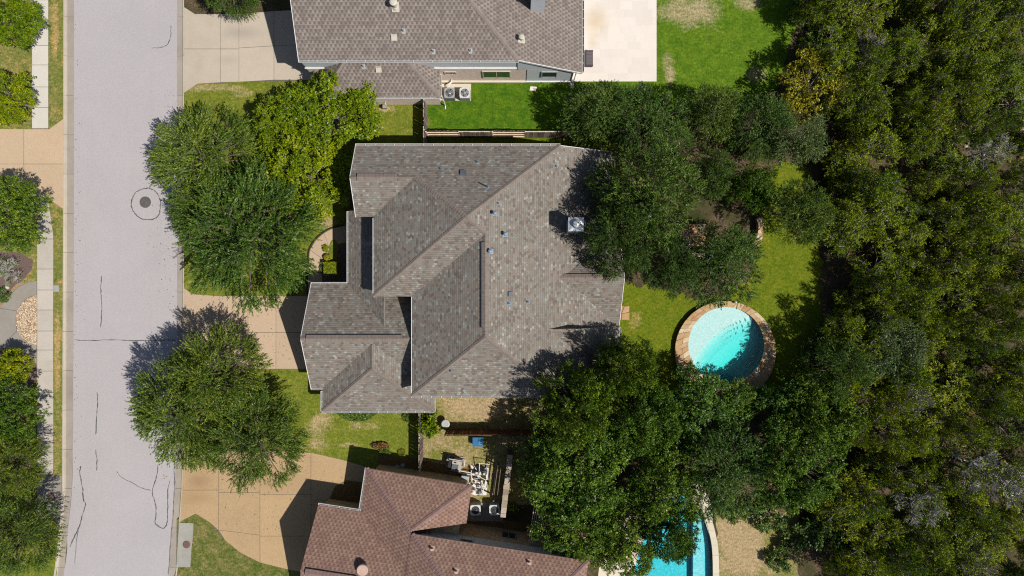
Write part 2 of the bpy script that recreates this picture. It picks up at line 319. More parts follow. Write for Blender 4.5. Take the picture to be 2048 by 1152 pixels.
watermat("water_teal", (0.0, 0.93, 0.92), 0.85)
watermat("water_blue", (0.0, 0.87, 0.91), 0.95)

leafmat("leaf_elm", (0.026, 0.058, 0.006), (0.070, 0.116, 0.012), (0.20, 0.245, 0.032), 0.16)
leafmat("leaf_bright", (0.055, 0.095, 0.002), (0.155, 0.21, 0.003), (0.32, 0.33, 0.008), 0.2)
leafmat("leaf_oak", (0.024, 0.055, 0.008), (0.068, 0.118, 0.018), (0.17, 0.23, 0.040), 0.16)
leafmat("leaf_glossy", (0.020, 0.055, 0.004), (0.068, 0.128, 0.009), (0.19, 0.26, 0.026), 0.16)
leafmat("leaf_juniper", (0.036, 0.072, 0.003), (0.140, 0.192, 0.006), (0.32, 0.36, 0.014), 0.15)
leafmat("leaf_gold", (0.13, 0.11, 0.006), (0.27, 0.225, 0.010), (0.44, 0.36, 0.02), 0.2)
leafmat("leaf_blue", (0.040, 0.075, 0.025), (0.09, 0.135, 0.050), (0.18, 0.24, 0.10), 0.2)
leafmat("leaf_lime", (0.10, 0.13, 0.006), (0.27, 0.28, 0.01), (0.46, 0.40, 0.03), 0.3)
leafmat("leaf_grass", (0.06, 0.12, 0.02), (0.12, 0.19, 0.03), (0.22, 0.26, 0.06), 0.3)
leafmat("leaf_rust", (0.06, 0.05, 0.02), (0.14, 0.09, 0.04), (0.30, 0.16, 0.08), 0.3)

# ------------------------------------------------------------------ mesh helpers
def link(name, me, mat=None, parent=None, label=None, cat=None, group=None, kind=None):
    o = bpy.data.objects.new(name, me); COL.objects.link(o)
    if mat is not None and me is not None and not me.materials:
        me.materials.append(MATS[mat] if isinstance(mat, str) else mat)
    if parent is not None: o.parent = parent
    tag(o, label, cat, group, kind); return o
def tag(o, label=None, cat=None, group=None, kind=None):
    if label: o['label'] = label
    if cat: o['category'] = cat
    if group: o['group'] = group
    if kind: o['kind'] = kind
    return o
def thing(name, label, cat, loc=(0, 0, 0), group=None, rz=0.0):
    o = bpy.data.objects.new(name, None); COL.objects.link(o); o.location = loc; o.rotation_euler = (0, 0, rz)
    o.empty_display_size = 0.2
    return tag(o, label, cat, group)
def copytree(o, parent=None):
    c = o.copy(); COL.objects.link(c); c.parent = parent
    for ch in list(o.children): copytree(ch, c)
    return c

class MB:
    """collects shapes; build() links them as one mesh object, local to its parent's origin"""
    def __init__(s): s.v = []; s.f = []; s.uv = {}; s.mi = {}
    def add(s, vs, fs):
        o = len(s.v); s.v += [tuple(v) for v in vs]; s.f += [tuple(i + o for i in f) for f in fs]; return s
    def box(s, c, d, rz=0.0, taper=1.0):
        x, y, z = d[0] / 2, d[1] / 2, d[2] / 2; ca, sa = math.cos(rz), math.sin(rz); vs = []
        for k, (a, b, e) in enumerate([(-x, -y, -z), (x, -y, -z), (x, y, -z), (-x, y, -z), (-x, -y, z), (x, -y, z), (x, y, z), (-x, y, z)]):
            if e > 0: a *= taper; b *= taper
            vs.append((c[0] + a * ca - b * sa, c[1] + a * sa + b * ca, c[2] + e))
        return s.add(vs, [(0, 3, 2, 1), (4, 5, 6, 7), (0, 1, 5, 4), (1, 2, 6, 5), (2, 3, 7, 6), (3, 0, 4, 7)])
    def bar(s, a, b, wdt, hgt, up=(0, 0, 1)):
        a = Vector(a); b = Vector(b); d = (b - a)
        if d.length < 1e-6: return s
        d.normalize(); u = Vector(up); r = d.cross(u)
        if r.length < 1e-4: r = d.cross(Vector((1, 0, 0)))
        r.normalize(); u = r.cross(d).normalized(); r *= wdt / 2; u *= hgt / 2
        vs = [a - r - u, a + r - u, a + r + u, a - r + u, b - r - u, b + r - u, b + r + u, b - r + u]
        return s.add(vs, [(0, 1, 2, 3), (7, 6, 5, 4), (0, 4, 5, 1), (1, 5, 6, 2), (2, 6, 7, 3), (3, 7, 4, 0)])
    def tube(s, pts, radii, n=8, cap=True):
        pts = [Vector(p) for p in pts]; rings = []
        for i, p in enumerate(pts):
            d = (pts[min(i + 1, len(pts) - 1)] - pts[max(i - 1, 0)]); d.normalize()
            u = d.cross(Vector((0.31, 0.17, 1)) if abs(d.z) < 0.9 else Vector((1, 0.1, 0))).normalized(); v = d.cross(u)
            r = radii[i] if hasattr(radii, '__len__') else radii
            rings.append([p + (u * math.cos(2 * math.pi * k / n) + v * math.sin(2 * math.pi * k / n)) * r for k in range(n)])
        vs = [q for r in rings for q in r]; fs = []
        for i in range(len(pts) - 1):
            for k in range(n):
                a = i * n + k; b = i * n + (k + 1) % n; fs.append((a, b, b + n, a + n))
        if cap: fs.append(tuple(range(n))[::-1]); fs.append(tuple(range((len(pts) - 1) * n, len(pts) * n)))
        return s.add(vs, fs)
    def lathe(s, c, prof, n=20):
        vs = []; fs = []
        for r, z in prof:
            for k in range(n): vs.append((c[0] + r * math.cos(2 * math.pi * k / n), c[1] + r * math.sin(2 * math.pi * k / n), c[2] + z))
        for i in range(len(prof) - 1):
            for k in range(n):
                a = i * n + k; b = i * n + (k + 1) % n; fs.append((a, b, b + n, a + n))
        fs.append(tuple(range(n))[::-1]); fs.append(tuple(range((len(prof) - 1) * n, len(prof) * n)))
        return s.add(vs, fs)
    def prism(s, poly, z0, z1, holes=(), bottom=False):
        """flat-topped slab of a plan outline, with holes"""
        loops = [list(poly)] + [list(h) for h in holes]; co = []; edges = []; faces = []
        for L in loops:
            o = len(co); co += [Vector(q) for q in L]
            faces.append(list(range(o, o + len(L))))
        r = delaunay_2d_cdt(co, [], faces, 2 if holes else 1, 1e-5)
        vs = [(v.x, v.y, z1) for v in r[0]]; fs = []
        for t in r[2]:
            a, b, c = [Vector(r[0][i]) for i in t[:3]]
            fs.append(tuple(t) if (b - a).cross(c - a) > 0 else tuple(reversed(t)))
        s.add(vs, fs)
        if bottom: s.add([(a, b, z0) for a, b, c in vs], [tuple(reversed(f)) for f in fs])
        for L in loops:
            n = len(L); area = sum(L[i][0] * L[(i + 1) % n][1] - L[(i + 1) % n][0] * L[i][1] for i in range(n))
            if (area < 0) == (L is loops[0]): L = L[::-1]
            vs = [(q[0], q[1], z0) for q in L] + [(q[0], q[1], z1) for q in L]
            s.add(vs, [(i, (i + 1) % n, n + (i + 1) % n, n + i) for i in range(n)])
        return s
    def build(s, name, mat, parent=None, world=True, uvs=False, smooth=False, **kw):
        off = Vector((0, 0, 0))
        q = parent
        if world:
            while q is not None: off += Vector(q.location); q = q.parent
        me = bpy.data.meshes.new(name)
        me.from_pydata([(a - off.x, b - off.y, c - off.z) for a, b, c in s.v], [], s.f)
        if uvs:
            ul = me.uv_layers.new(name="UVMap")
            for poly in me.polygons:
                n = poly.normal
                if abs(n.z) > 0.999: u = Vector((1, 0, 0)); t = Vector((0, 1, 0))
                else:
                    u = Vector((0, 0, 1)).cross(n).normalized(); t = n.cross(u).normalized()
                for li in poly.loop_indices:
                    p = me.vertices[me.loops[li].vertex_index].co + off
                    ul.data[li].uv = (p.dot(u), p.dot(t))
        if smooth:
            me.shade_smooth()
        me.update()
        return link(name, me, mat, parent, **kw)

def wobble(poly, amp=0.08, step=0.5, seed=1):
    """adds small irregular points to an outline (grass edges)"""
    rnd = random.Random(seed); out = []
    n = len(poly)
    for i in range(n):
        a = Vector(poly[i]); b = Vector(poly[(i + 1) % n]); L = (b - a).length; k = max(1, min(60, int(L / step)))
        nn = Vector((-(b - a).y, (b - a).x)); nn.normalize()
        for j in range(k):
            t = j / k; q = a.lerp(b, t)
            if 0 < j: q = q + nn * rnd.uniform(-amp, amp)
            out.append((q.x, q.y))
    return out
def arc(cx, cy, r, a0, a1, n=24):
    return [(cx + r * math.cos(math.radians(a0 + (a1 - a0) * i / n)), cy + r * math.sin(math.radians(a0 + (a1 - a0) * i / n))) for i in range(n + 1)]
def smoothpts(pts, k=6):
    """Catmull-Rom through plan points"""
    out = []; n = len(pts)
    for i in range(n - 1):
        p0 = Vector(pts[max(i - 1, 0)]); p1 = Vector(pts[i]); p2 = Vector(pts[i + 1]); p3 = Vector(pts[min(i + 2, n - 1)])
        for j in range(k):
            t = j / k
            q = 0.5 * ((2 * p1) + (p2 - p0) * t + (2 * p0 - 5 * p1 + 4 * p2 - p3) * t * t + (3 * p1 - p0 - 3 * p2 + p3) * t ** 3)
            out.append(tuple(q))
    out.append(tuple(pts[-1])); return out

# ------------------------------------------------------------------ ground
# pool outlines (plan)
pc = P(1452, 690, 0.35); PR = 76 * (H - 0.35) / F
pool1_hole = [(pc[0] + (PR + 0.12) * math.cos(a), pc[1] + (PR + 0.12) * math.sin(a)) for a in np.linspace(0, 2 * math.pi, 48, endpoint=False)]
pool2_px = smoothpts([(1262, 1200), (1266, 1150), (1280, 1095), (1300, 1040), (1335, 995), (1378, 990), (1406, 1030), (1418, 1068), (1424, 1110), (1425, 1200)], 5)
pool2 = PP(pool2_px)
base_holes = [pool1_hole, pool2]
B = 260
MB().prism([(-B, -B), (B, -B), (B, B), (-B, B)], -2.4, -0.2, base_holes).build("ground", "leaf_litter", kind='structure')

# street cross-section: rows of (y px, left kerb outer, kerb inner, road edge, road edge right, kerb inner, kerb outer)
rows = [(-1500, 127, 132, 146, 352.7, 364, 368), (-300, 127, 132, 146, 352.7, 364, 368), (300, 126.5, 132, 146, 352.7, 364, 368), (768, 125, 130, 144.5, 352.5, 364, 368),
        (900, 124.5, 129.5, 143.5, 350.5, 363.5, 367.5), (981, 124, 129, 142, 347.5, 361, 365.5), (1068, 117, 122, 133, 340, 355, 359), (1152, 107, 112, 125, 335, 349, 353), (1500, 40, 45, 58, 268, 282, 286), (2600, -260, -255, -242, -32, -18, -14)]
cols = []
for k in range(1, 7): cols.append(smoothpts([(r[k], r[0]) for r in rows], 8))
cp = [[P2(x, y) for x, y in c] for c in cols]
NR = len(cp[0])
ZR = -0.11
MB().prism(cp[2] + cp[3][::-1], -0.4, ZR).build("road", "road_surface", kind='structure')
def yat(c, i): return c[i]
def kerb_side(inner, mid, outer, nm):
    # one poured length every 3 m
    root = thing(nm, "long pale concrete kerb and gutter along the %s edge of the grey street" % ("west" if nm == 'kerb' and inner is cp[2] else "east"), "kerb", (mid[20][0], mid[20][1], 0))
    # resample by y
    def samp(c, y):
        for i in range(len(c) - 1):
            if c[i][1] >= y >= c[i + 1][1]:
                t = (c[i][1] - y) / max(1e-9, c[i][1] - c[i + 1][1]); return c[i][0] + (c[i + 1][0] - c[i][0]) * t
        return c[-1][0]
    y = 30.0
    while y > -29:
        y1 = y - 3.03
        vs = []
        for yy in (y - 0.02, y1):
            xi, xm, xo = samp(inner, yy), samp(mid, yy), samp(outer, yy)
            vs += [(xi, yy, ZR + 0.005), (xm, yy, ZR - 0.02), (xm + (xo - xm) * 0.25, yy, 0.0), (xm + (xo - xm) * 0.5, yy, 0.015), (xo, yy, 0.012), (xo, yy, -0.3), (xi, yy, -0.3)]
        fs = [(i, i + 1, i + 8, i + 7) for i in range(6)] + [(6, 5, 4, 3, 2, 1, 0), (7, 8, 9, 10, 11, 12, 13)]
        k = MB(); k.add(vs, fs); me = k.build("kerb_section", "kerb_concrete", root).data
        me.materials.append(MATS["gutter_concrete"]); me.polygons[0].material_index = 1
        y = y1
    return root
kl = kerb_side(cp[2], cp[1], cp[0], "kerb")
kr = kerb_side(cp[3], cp[4], cp[5], "kerb")
kl['label'] = "pale concrete kerb and gutter between the street and the narrow grass verge with the sidewalk"
kr['label'] = "pale concrete kerb and gutter on the house side of the street, crossing the driveways"

# yards either side of the road (bare soil sheets with holes for the pools)
left_edge = cp[0]; right_edge = cp[5]
MB().prism([(-B + 1, left_edge[0][1])] + list(left_edge) + [(-B + 1, left_edge[-1][1])], -0.35, -0.012).build("yard_soil", "bare_soil", kind='structure')
MB().prism(list(right_edge) + [(B - 1, right_edge[-1][1]), (B - 1, right_edge[0][1])], -0.35, -0.012, base_holes).build("woodland_floor", "leaf_litter", kind='structure')

def lawn(pts, mat, z=0.0, seed=1, amp=0.07, holes=(), name="lawn"):
    return MB().prism(wobble(PP(pts), amp, 0.35, seed), -0.05, z, holes).build(name, mat, kind='structure')
lawn([(368, 150), (575, 140), (662, 180), (850, 185), (850, 335), (700, 335), (700, 600), (368, 600)], "lawn_front", 0.004, 2, 0.0)
lawn([(368, 730), (640, 730), (640, 800), (850, 800), (850, 935), (740, 940), (368, 910)], "lawn_front", 0.004, 3, 0.0)
lawn([(354, 1040), (375, 1020), (640, 1130), (640, 1260), (318, 1260), (353, 1140)], "lawn_corner", 0.004, 4, 0.0)
lawn([(850, 160), (1235, 150), (1238, 266), (850, 266)], "lawn_lush", 0.006, 5, 0.0)
lawn([(1228, 150), (1310, 150), (1310, -200), (1640, -200), (1618, -20), (1592, 50), (1575, 110), (1560, 165), (1515, 200), (1440, 215), (1330, 235), (1238, 262)], "lawn_back", 0.004, 6, 0.25)
lawn([(850, 266), (1230, 266), (1230, 340), (850, 340)], "lawn_yellow", 0.002, 7, 0.0)
lawn([(1545, 325), (1560, 330), (1606, 330), (1625, 350), (1612, 385), (1560, 380)], "lawn_yellow", 0.006, 18, 0.1)
lawn([(1228, 560), (1330, 580), (1420, 600), (1500, 560), (1525, 440), (1550, 330), (1605, 325), (1640, 480), (1645, 640), (1600, 780), (1400, 800), (1228, 800)], "lawn_yellow", 0.004, 8, 0.3, [pool1_hole])
lawn([(838, 775), (1110, 775), (1095, 900), (1070, 1010), (930, 1010), (925, 925), (838, 940)], "lawn_dry", 0.008, 9, 0.0)
lawn([(1432, 1010), (1600, 1030), (1600, 1260), (1432, 1260)], "lawn_dry", 0.004, 10, 0.2)
lawn([(-900, -900), (-80, -900), (-80, 500), (-80, 2200), (-900, 2200)], "lawn_verge", 0.002, 16, 0.0)
lawn([(97, -120), (128, -120), (128, 236), (97, 258)], "lawn_verge", 0.004, 11, 0.0)
lawn([(97, 395), (125.5, 416), (125, 952), (108, 952), (107, 480)], "lawn_verge", 0.004, 12, 0.0)
lawn([(-80, -120), (64, -120), (64, 258), (-80, 258)], "lawn_verge", 0.004, 13, 0.0)
lawn([(-80, 398), (75, 398), (75, 566), (45, 566), (-80, 500)], "lawn_verge", 0.003, 14, 0.0)
lawn([(-80, 940), (74, 760), (74, 1000), (122, 1040), (112, 1152), (60, 1300), (-80, 1300)], "lawn_front", 0.003, 15, 0.0)

def slab(parent, pts, mat, z=0.02, name="slab", gap=0.0, **kw):
    q = PP(pts)
    cx = sum(a for a, b in q) / len(q); cy = sum(b for a, b in q) / len(q)
    q = [(cx + (a - cx) * (1 - gap / max(0.3, math.hypot(a - cx, b - cy))), cy + (b - cy) * (1 - gap / max(0.3, math.hypot(a - cx, b - cy)))) for a, b in q]
    return MB().prism(q, -0.1, z).build(name, mat, parent, **kw)
def joint_bed(parent, pts, mat="joint_dark", z=0.008):
    return MB().prism(PP(pts), -0.1, z).build("joint_bed", mat, parent)
G = 0.022
def paved(name, label, cat, z, mat, cells, outline, loc=None):
    root = thing(name, label, cat, P(*outline[0]))
    root['kind'] = 'structure'
    joint_bed(root, outline)
    for i, c in enumerate(cells): slab(root, c, mat[i % len(mat)] if isinstance(mat, list) else mat, z, "concrete_panel", G)
    return root
# sidewalks (opposite side of the street)
def strip_cells(x0, x1, ys): return [[(x0, a), (x1, a), (x1, b), (x0, b)] for a, b in zip(ys[:-1], ys[1:])]
ysA = [-96, -50, 0, 45, 91, 130, 174, 215, 257]
paved("sidewalk", "pale concrete sidewalk ending at the peach driveway across the street, top corner of the photo", "sidewalk", 0.02, ["sidewalk_pale"], strip_cells(64, 97, ysA), [(64, -96), (97, -96), (97, 257), (64, 257)])
cellsB = [[(76, 398), (97, 398), (107, 474), (107, 478), (75, 478)]] + strip_cells(74.5, 107, [478, 538, 580, 620, 662, 700, 742, 785, 826, 867, 908, 949])
paved("sidewalk", "long weathered concrete sidewalk passing the half round gravel bed across the street", "sidewalk", 0.02, ["sidewalk_concrete"], cellsB, [(76, 398), (97, 398), (107, 474), (107, 949), (74, 949), (75, 478)])
# driveway across the street
paved("driveway", "peach driveway across the street between the two sidewalks", "driveway", 0.018, "driveway_left",
      [[(-80, 258), (48, 258), (48, 328), (-80, 328)], [(-80, 328), (48, 328), (48, 398), (-80, 398)], [(48, 258), (99, 258), (127, 238), (127, 328), (48, 328)], [(48, 328), (127, 328), (126.5, 418), (97, 398), (48, 398)]],
      [(-80, 258), (99, 258), (127, 238), (126.5, 418), (97, 398), (-80, 398)])
# curved grey drive round a gravel half disc
cxp, cyp = 76, 640
outer = [(74, 561), (56, 564), (38, 573), (22, 588), (8, 606), (0, 616), (-40, 630), (-40, 690), (0, 696), (20, 697), (45, 708), (60, 716), (74, 726)]
inner = [(74, 690)] + [(76 + 44 * math.cos(math.radians(a)), 640 + 50 * math.sin(math.radians(a))) for a in np.linspace(100, 260, 14)] + [(74, 590)]
root = thing("walkway", "curved grey concrete walkway looping round the gravel half circle", "walkway", P(30, 640)); root['kind'] = 'structure'
joint_bed(root, outer + inner)
slab(root, outer[:6] + [(34, 622)] + inner[8:], "old_concrete", 0.02, "concrete_panel", G)
slab(root, outer[5:9] + [(34, 662), (32, 640), (34, 622)], "old_concrete", 0.02, "concrete_panel", G)
slab(root, outer[8:] + inner[:7] + [(34, 662)], "old_concrete", 0.02, "concrete_panel", G)
# gravel half disc
def pebbles(name, n, fn, z, size, label, seed, kind='stuff', mat="pebble"):
    rng = np.random.default_rng(seed)
    base = np.array([(1, 0, 0), (-1, 0, 0), (0, 1, 0), (0, -1, 0), (0, 0, 1), (0, 0, -1)], float)
    bf = [(0, 2, 4), (2, 1, 4), (1, 3, 4), (3, 0, 4), (2, 0, 5), (1, 2, 5), (3, 1, 5), (0, 3, 5)]
    V = []; Fc = []; T = []
    for i in range(n):
        x, y = fn(rng); s = size * rng.uniform(0.5, 1.3); a = rng.uniform(0, 6.28); e = rng.uniform(0.6, 1.0)
        v = base * (s, s * e, s * 0.6); ca, sa = math.cos(a), math.sin(a)
        v = np.c_[v[:, 0] * ca - v[:, 1] * sa + x, v[:, 0] * sa + v[:, 1] * ca + y, v[:, 2] + z + rng.uniform(0, s)]
        o = len(V) * 6; V.append(v); Fc += [tuple(k + o for k in f) for f in bf]; T += [rng.uniform(0, 1)] * 6
    me = bpy.data.meshes.new(name); me.from_pydata(np.concatenate(V).tolist(), [], Fc)
    at = me.attributes.new('tint', 'FLOAT', 'POINT'); at.data.foreach_set('value', T)
    return link(name, me, mat, None, label, "gravel", None, kind)
def halfdisc(rng):
    while True:
        x = rng.uniform(32, 74); y = rng.uniform(590, 690)
        if ((x - 76) / 43) ** 2 + ((y - 640) / 49) ** 2 < 1: return P2(x, y)
MB().prism(PP(inner), -0.1, 0.004).build("gravel_bed", "bare_soil", kind='structure')
pebbles("gravel", 2600, halfdisc, 0.02, 0.055, "tan and white pebbles filling the half circle beside the sidewalk", 5)
# mulch beds across the street
MB().prism(wobble(PP([(-60, 500), (40, 505), (66, 520), (64, 540), (50, 556), (30, 570), (10, 592), (0, 606), (-60, 606)]), 0.06, 0.4, 3), -0.1, 0.009).build("planting_bed", "bed_mulch", kind='structure')
MB().prism(wobble(PP([(-60, 700), (20, 700), (45, 711), (60, 718), (73, 728), (73, 775), (-60, 790)]), 0.06, 0.4, 4), -0.1, 0.009).build("planting_bed", "bed_mulch", kind='structure')
# apron with manhole
paved("concrete_apron", "dark stained concrete apron at the lower end of the far sidewalk", "apron", 0.016, "old_concrete", [[(74, 951), (124, 951), (123.5, 1000), (74, 1000)], [(74, 1000), (123.5, 1000), (116, 1060), (112, 1040), (74, 1040)]], [(74, 951), (124, 951), (123.5, 1000), (116, 1060), (112, 1040), (74, 1040)])

# driveways on the house side
paved("driveway", "beige concrete driveway of the grey roofed house at the top of the photo", "driveway", 0.018, "driveway_beige",
      [[(368, 14), (390, 28), (441, 28), (441, 98), (368, 98)], [(368, 98), (441, 98), (441, 165), (395, 168), (368, 186)],
       [(441, 28), (478, 28), (478, 98), (441, 98)], [(441, 98), (478, 98), (478, 164), (441, 165)], [(478, 28), (548, 22), (548, 92), (478, 96)], [(478, 96), (548, 92), (548, 160), (478, 164)],
       [(548, 22), (640, 18), (640, 88), (548, 92)], [(548, 92), (640, 88), (640, 160), (548, 160)]],
      [(368, 14), (390, 28), (478, 28), (640, 18), (640, 160), (478, 164), (395, 168), (368, 186)])
paved("driveway", "peach driveway leading from the street to the garage of the large house", "driveway", 0.018, "driveway_peach",
      [[(368, 576), (384, 588), (440, 592), (440, 665), (368, 665)], [(368, 665), (440, 665), (440, 738), (390, 738), (368, 752)], [(440, 592), (496, 592), (496, 665), (440, 665)], [(440, 665), (496, 665), (496, 738), (440, 738)],
       [(496, 592), (552, 592), (552, 665), (496, 665)], [(496, 665), (552, 665), (552, 738), (496, 738)], [(552, 592), (612, 592), (612, 665), (552, 665)], [(552, 665), (612, 665), (612, 738), (552, 738)], [(612, 592), (655, 592), (655, 738), (612, 738)]],
      [(368, 576), (384, 588), (440, 592), (655, 592), (655, 738), (390, 738), (368, 752)])
sd_top = [(367, 903), (440, 903), (520, 900), (622, 905), (680, 918), (735, 935)]
paved("driveway", "wide tan exposed aggregate driveway of the brown roofed house", "driveway", 0.018, "driveway_tan",
      [[(366, 903), (437, 903), (437, 980), (364, 980)], [(364, 980), (437, 980), (437, 1060), (420, 1045), (391, 1027), (360, 1043)],
       [(437, 903), (520, 900), (520, 985), (437, 985)], [(520, 900), (622, 905), (622, 989), (520, 989)], [(622, 905), (680, 918), (745, 937), (745, 1000), (622, 1000)],
       [(437, 985), (520, 985), (520, 1070), (437, 1060)], [(520, 989), (622, 989), (622, 1072), (520, 1072)], [(622, 1000), (745, 1000), (745, 1020), (690, 1020), (690, 1075), (622, 1075)],
       [(437, 1060), (520, 1070), (520, 1125), (480, 1105), (450, 1080)], [(520, 1072), (622, 1072), (622, 1146), (580, 1140), (520, 1125)], [(622, 1075), (660, 1075), (660, 1200), (622, 1200), (605, 1146), (622, 1146)]],
      [(366, 903), (520, 900), (622, 905), (680, 918), (745, 937), (745, 1020), (690, 1022), (690, 1075), (660, 1076), (660, 1200), (622, 1200), (605, 1146), (580, 1140), (512, 1122), (480, 1105), (450, 1080), (420, 1045), (391, 1027), (360, 1043)])
# front walk: curved
oc = [(616, 590), (616, 545), (617, 525), (620, 500), (632, 480), (648, 466), (665, 457), (690, 451), (720, 450)]
ic = [(720, 488), (690, 486), (672, 490), (655, 505), (648, 520), (644, 545), (644, 590)]
root = thing("front_walk", "peach concrete walk curving from the driveway to the shaded entry", "walkway", P(630, 520)); root['kind'] = 'structure'
joint_bed(root, oc + ic)
for c in ([oc[0], oc[1], ic[5], ic[6]], [oc[1], oc[2], oc[3], ic[4], ic[5]], [oc[3], oc[4], oc[5], (660, 500), ic[4]], [oc[5], oc[6], ic[2], (660, 500)], [oc[6], oc[7], oc[8], ic[0], ic[1], ic[2]]):
    slab(root, c, "driveway_peach", 0.02, "concrete_panel", G)
e = MB(); q = [P(x, y, 0.03) for x, y in smoothpts(oc[:8], 5)]
for a, b in zip(q[:-1], q[1:]): e.bar((a[0] - 0.06, a[1] + 0.05, 0.03), (b[0] - 0.06, b[1] + 0.05, 0.03), 0.09, 0.12)
e.build("dark_edge_bar", "dark_metal", root)  # dark bar along the outer edge of the walk
# patio with tiles
root = thing("patio", "pale travertine patio behind the grey roofed house at the top", "patio", P(1230, 80)); root['kind'] = 'structure'
joint_bed(root, [(1120, -120), (1313, -120), (1313, 163), (1120, 163)], "travertine", 0.0225)
rnd = random.Random(4)
y = 163.0; r_i = 0
while y > -30:
    hgt = 16.0; x = 1120.0 + (8 if r_i % 2 else 0) - 8
    while x < 1313:
        wd = rnd.choice([16, 24, 24, 32]); a = max(x, 1120); b = min(x + wd, 1313)
        if b - a > 3: slab(root, [(a, y - hgt), (b, y - hgt), (b, y), (a, y)], "travertine", 0.024 + rnd.uniform(0, .002), "tile", 0.006)
        x += wd
    y -= hgt; r_i += 1
# concrete drain lid pad beside the kerb
root = thing("inlet_pad", "rough grey concrete storm inlet slab with a round rusty cover", "storm drain", P(370, 1090))
slab(root, [(359, 1045), (387, 1046), (386, 1075), (383, 1100), (381, 1134), (353, 1133)], "grey_concrete", 0.05, "concrete_top")
c = P(373, 1089, 0.05); MB().lathe((c[0], c[1], 0.05), [(0.29, 0), (0.29, 0.012), (0.27, 0.02)], 28).build("cover_ring", "rust_iron", root)
MB().lathe((c[0], c[1], 0.062), [(0.24, 0), (0.24, 0.014), (0.2, 0.018)], 28).build("cover", "rust_iron", root)
c = P(102, 994); root = thing("manhole_cover", "round rusty manhole cover in the dark apron across the street", "manhole cover", (c[0], c[1], 0.016))
MB().lathe((c[0], c[1], 0.016), [(0.3, 0), (0.3, 0.012), (0.27, 0.02)], 28).build("cover_ring", "rust_iron", root)
MB().lathe((c[0], c[1], 0.03), [(0.24, 0), (0.24, 0.014), (0.2, 0.018)], 28).build("cover", "rust_iron", root)
c = P(289, 404); root = thing("manhole_cover", "dark round manhole cover in the street inside a black tar ring", "manhole cover", (c[0], c[1], ZR))
MB().lathe((c[0], c[1], ZR), [(0.44, 0), (0.44, 0.006), (0.43, 0.01)], 36).build("cover_ring", "cast_iron", root)
k = MB().lathe((c[0], c[1], ZR + 0.008), [(0.39, 0), (0.39, 0.008), (0.37, 0.012)], 36)
for a in range(0, 360, 45): k.box((c[0] + 0.25 * math.cos(math.radians(a)), c[1] + 0.25 * math.sin(math.radians(a)), ZR + 0.022), (0.06, 0.06, 0.012), math.radians(a))
k.build("cover", "cast_iron", root)

# tar seams in the road: thin raised ribbons
def seam(pts, wpx, label=None, closed=False, seed=0):
    rnd = random.Random(seed); q = smoothpts(pts, 6); k = MB(); L = []; R = []
    n = len(q)
    for i, p in enumerate(q):
        a = Vector(q[max(i - 1, 0)]); b = Vector(q[min(i + 1, n - 1)]); d = (b - a).normalized(); nn = Vector((-d.y, d.x))
        j = rnd.uniform(-0.6, 0.6); wd = wpx * rnd.uniform(0.2, 0.62) * (0.4 if i in (0, n - 1) else 1)
        c = Vector(p) + nn * j
        L.append(P2(*(c + nn * wd))); R.append(P2(*(c - nn * wd)))
    vs = [(x, y, ZR + 0.005) for x, y in L] + [(x, y, ZR + 0.005) for x, y in R]
    fs = [(i, i + 1, n + i + 1, n + i) for i in range(n - 1)]
    return k.add(vs, fs)
seams = [([(270, 384), (264, 395), (261, 408), (264, 420), (272, 431), (282, 437), (296, 439), (309, 436), (317, 427), (319, 415), (319, 400), (312, 385), (300, 377), (285, 377), (270, 384)], 2.2, "black tar ring sealed round the street manhole"),
         ([(202, 551), (200, 575), (201, 600), (202, 622), (200, 655)], 2.0, "dark straight tar seam running along the middle of the street"),
         ([(146, 680), (180, 681), (220, 680), (260, 681), (305, 681), (352, 680)], 1.6, "thin black seam crossing the whole width of the street"),
         ([(192, 785), (194, 800), (192, 830), (190, 870)], 2.0, "short dark crack line below the cross seam"),
         ([(189, 900), (192, 918), (192, 942)], 2.0, "small dark crack segment near the middle of the lower street"),
         ([(160, 933), (158, 948), (163, 975), (165, 1000), (169, 1010), (162, 1035), (155, 1058), (145, 1078), (138, 1095)], 2.4, "long bent tar seam near the far gutter of the lower street"),
         ([(155, 1058), (151, 1085), (148, 1130)], 1.3, "thin forked crack branching from the long bent tar seam"),
         ([(315, 928), (311, 955), (303, 985), (307, 1000), (311, 1020), (309, 1045), (315, 1053), (326, 1058), (333, 1045), (334, 1020), (334, 985), (339, 962)], 2.2, "looping hairpin tar seam by the near gutter"),
         ([(231, 944), (245, 958), (262, 966), (280, 976), (300, 982)], 1.2, "faint diagonal crack leading into the hairpin tar seam"),
         ([(340, 50), (340, 70), (333, 88), (318, 94), (303, 95)], 1.6, "curved grey crack in the upper street opposite the beige driveway"),
         ([(349, 915), (347, 940), (348, 968), (346, 1000), (345, 1035), (341, 1068), (338, 1110), (335, 1150)], 1.8, "dark ragged seam between the road and the near gutter")]
for i, (pts, wd, lab) in enumerate(seams):
    seam(pts, wd, seed=i).build("tar_seam", "tar", None, label=lab, cat="tar seam", group="tar seams in the street")

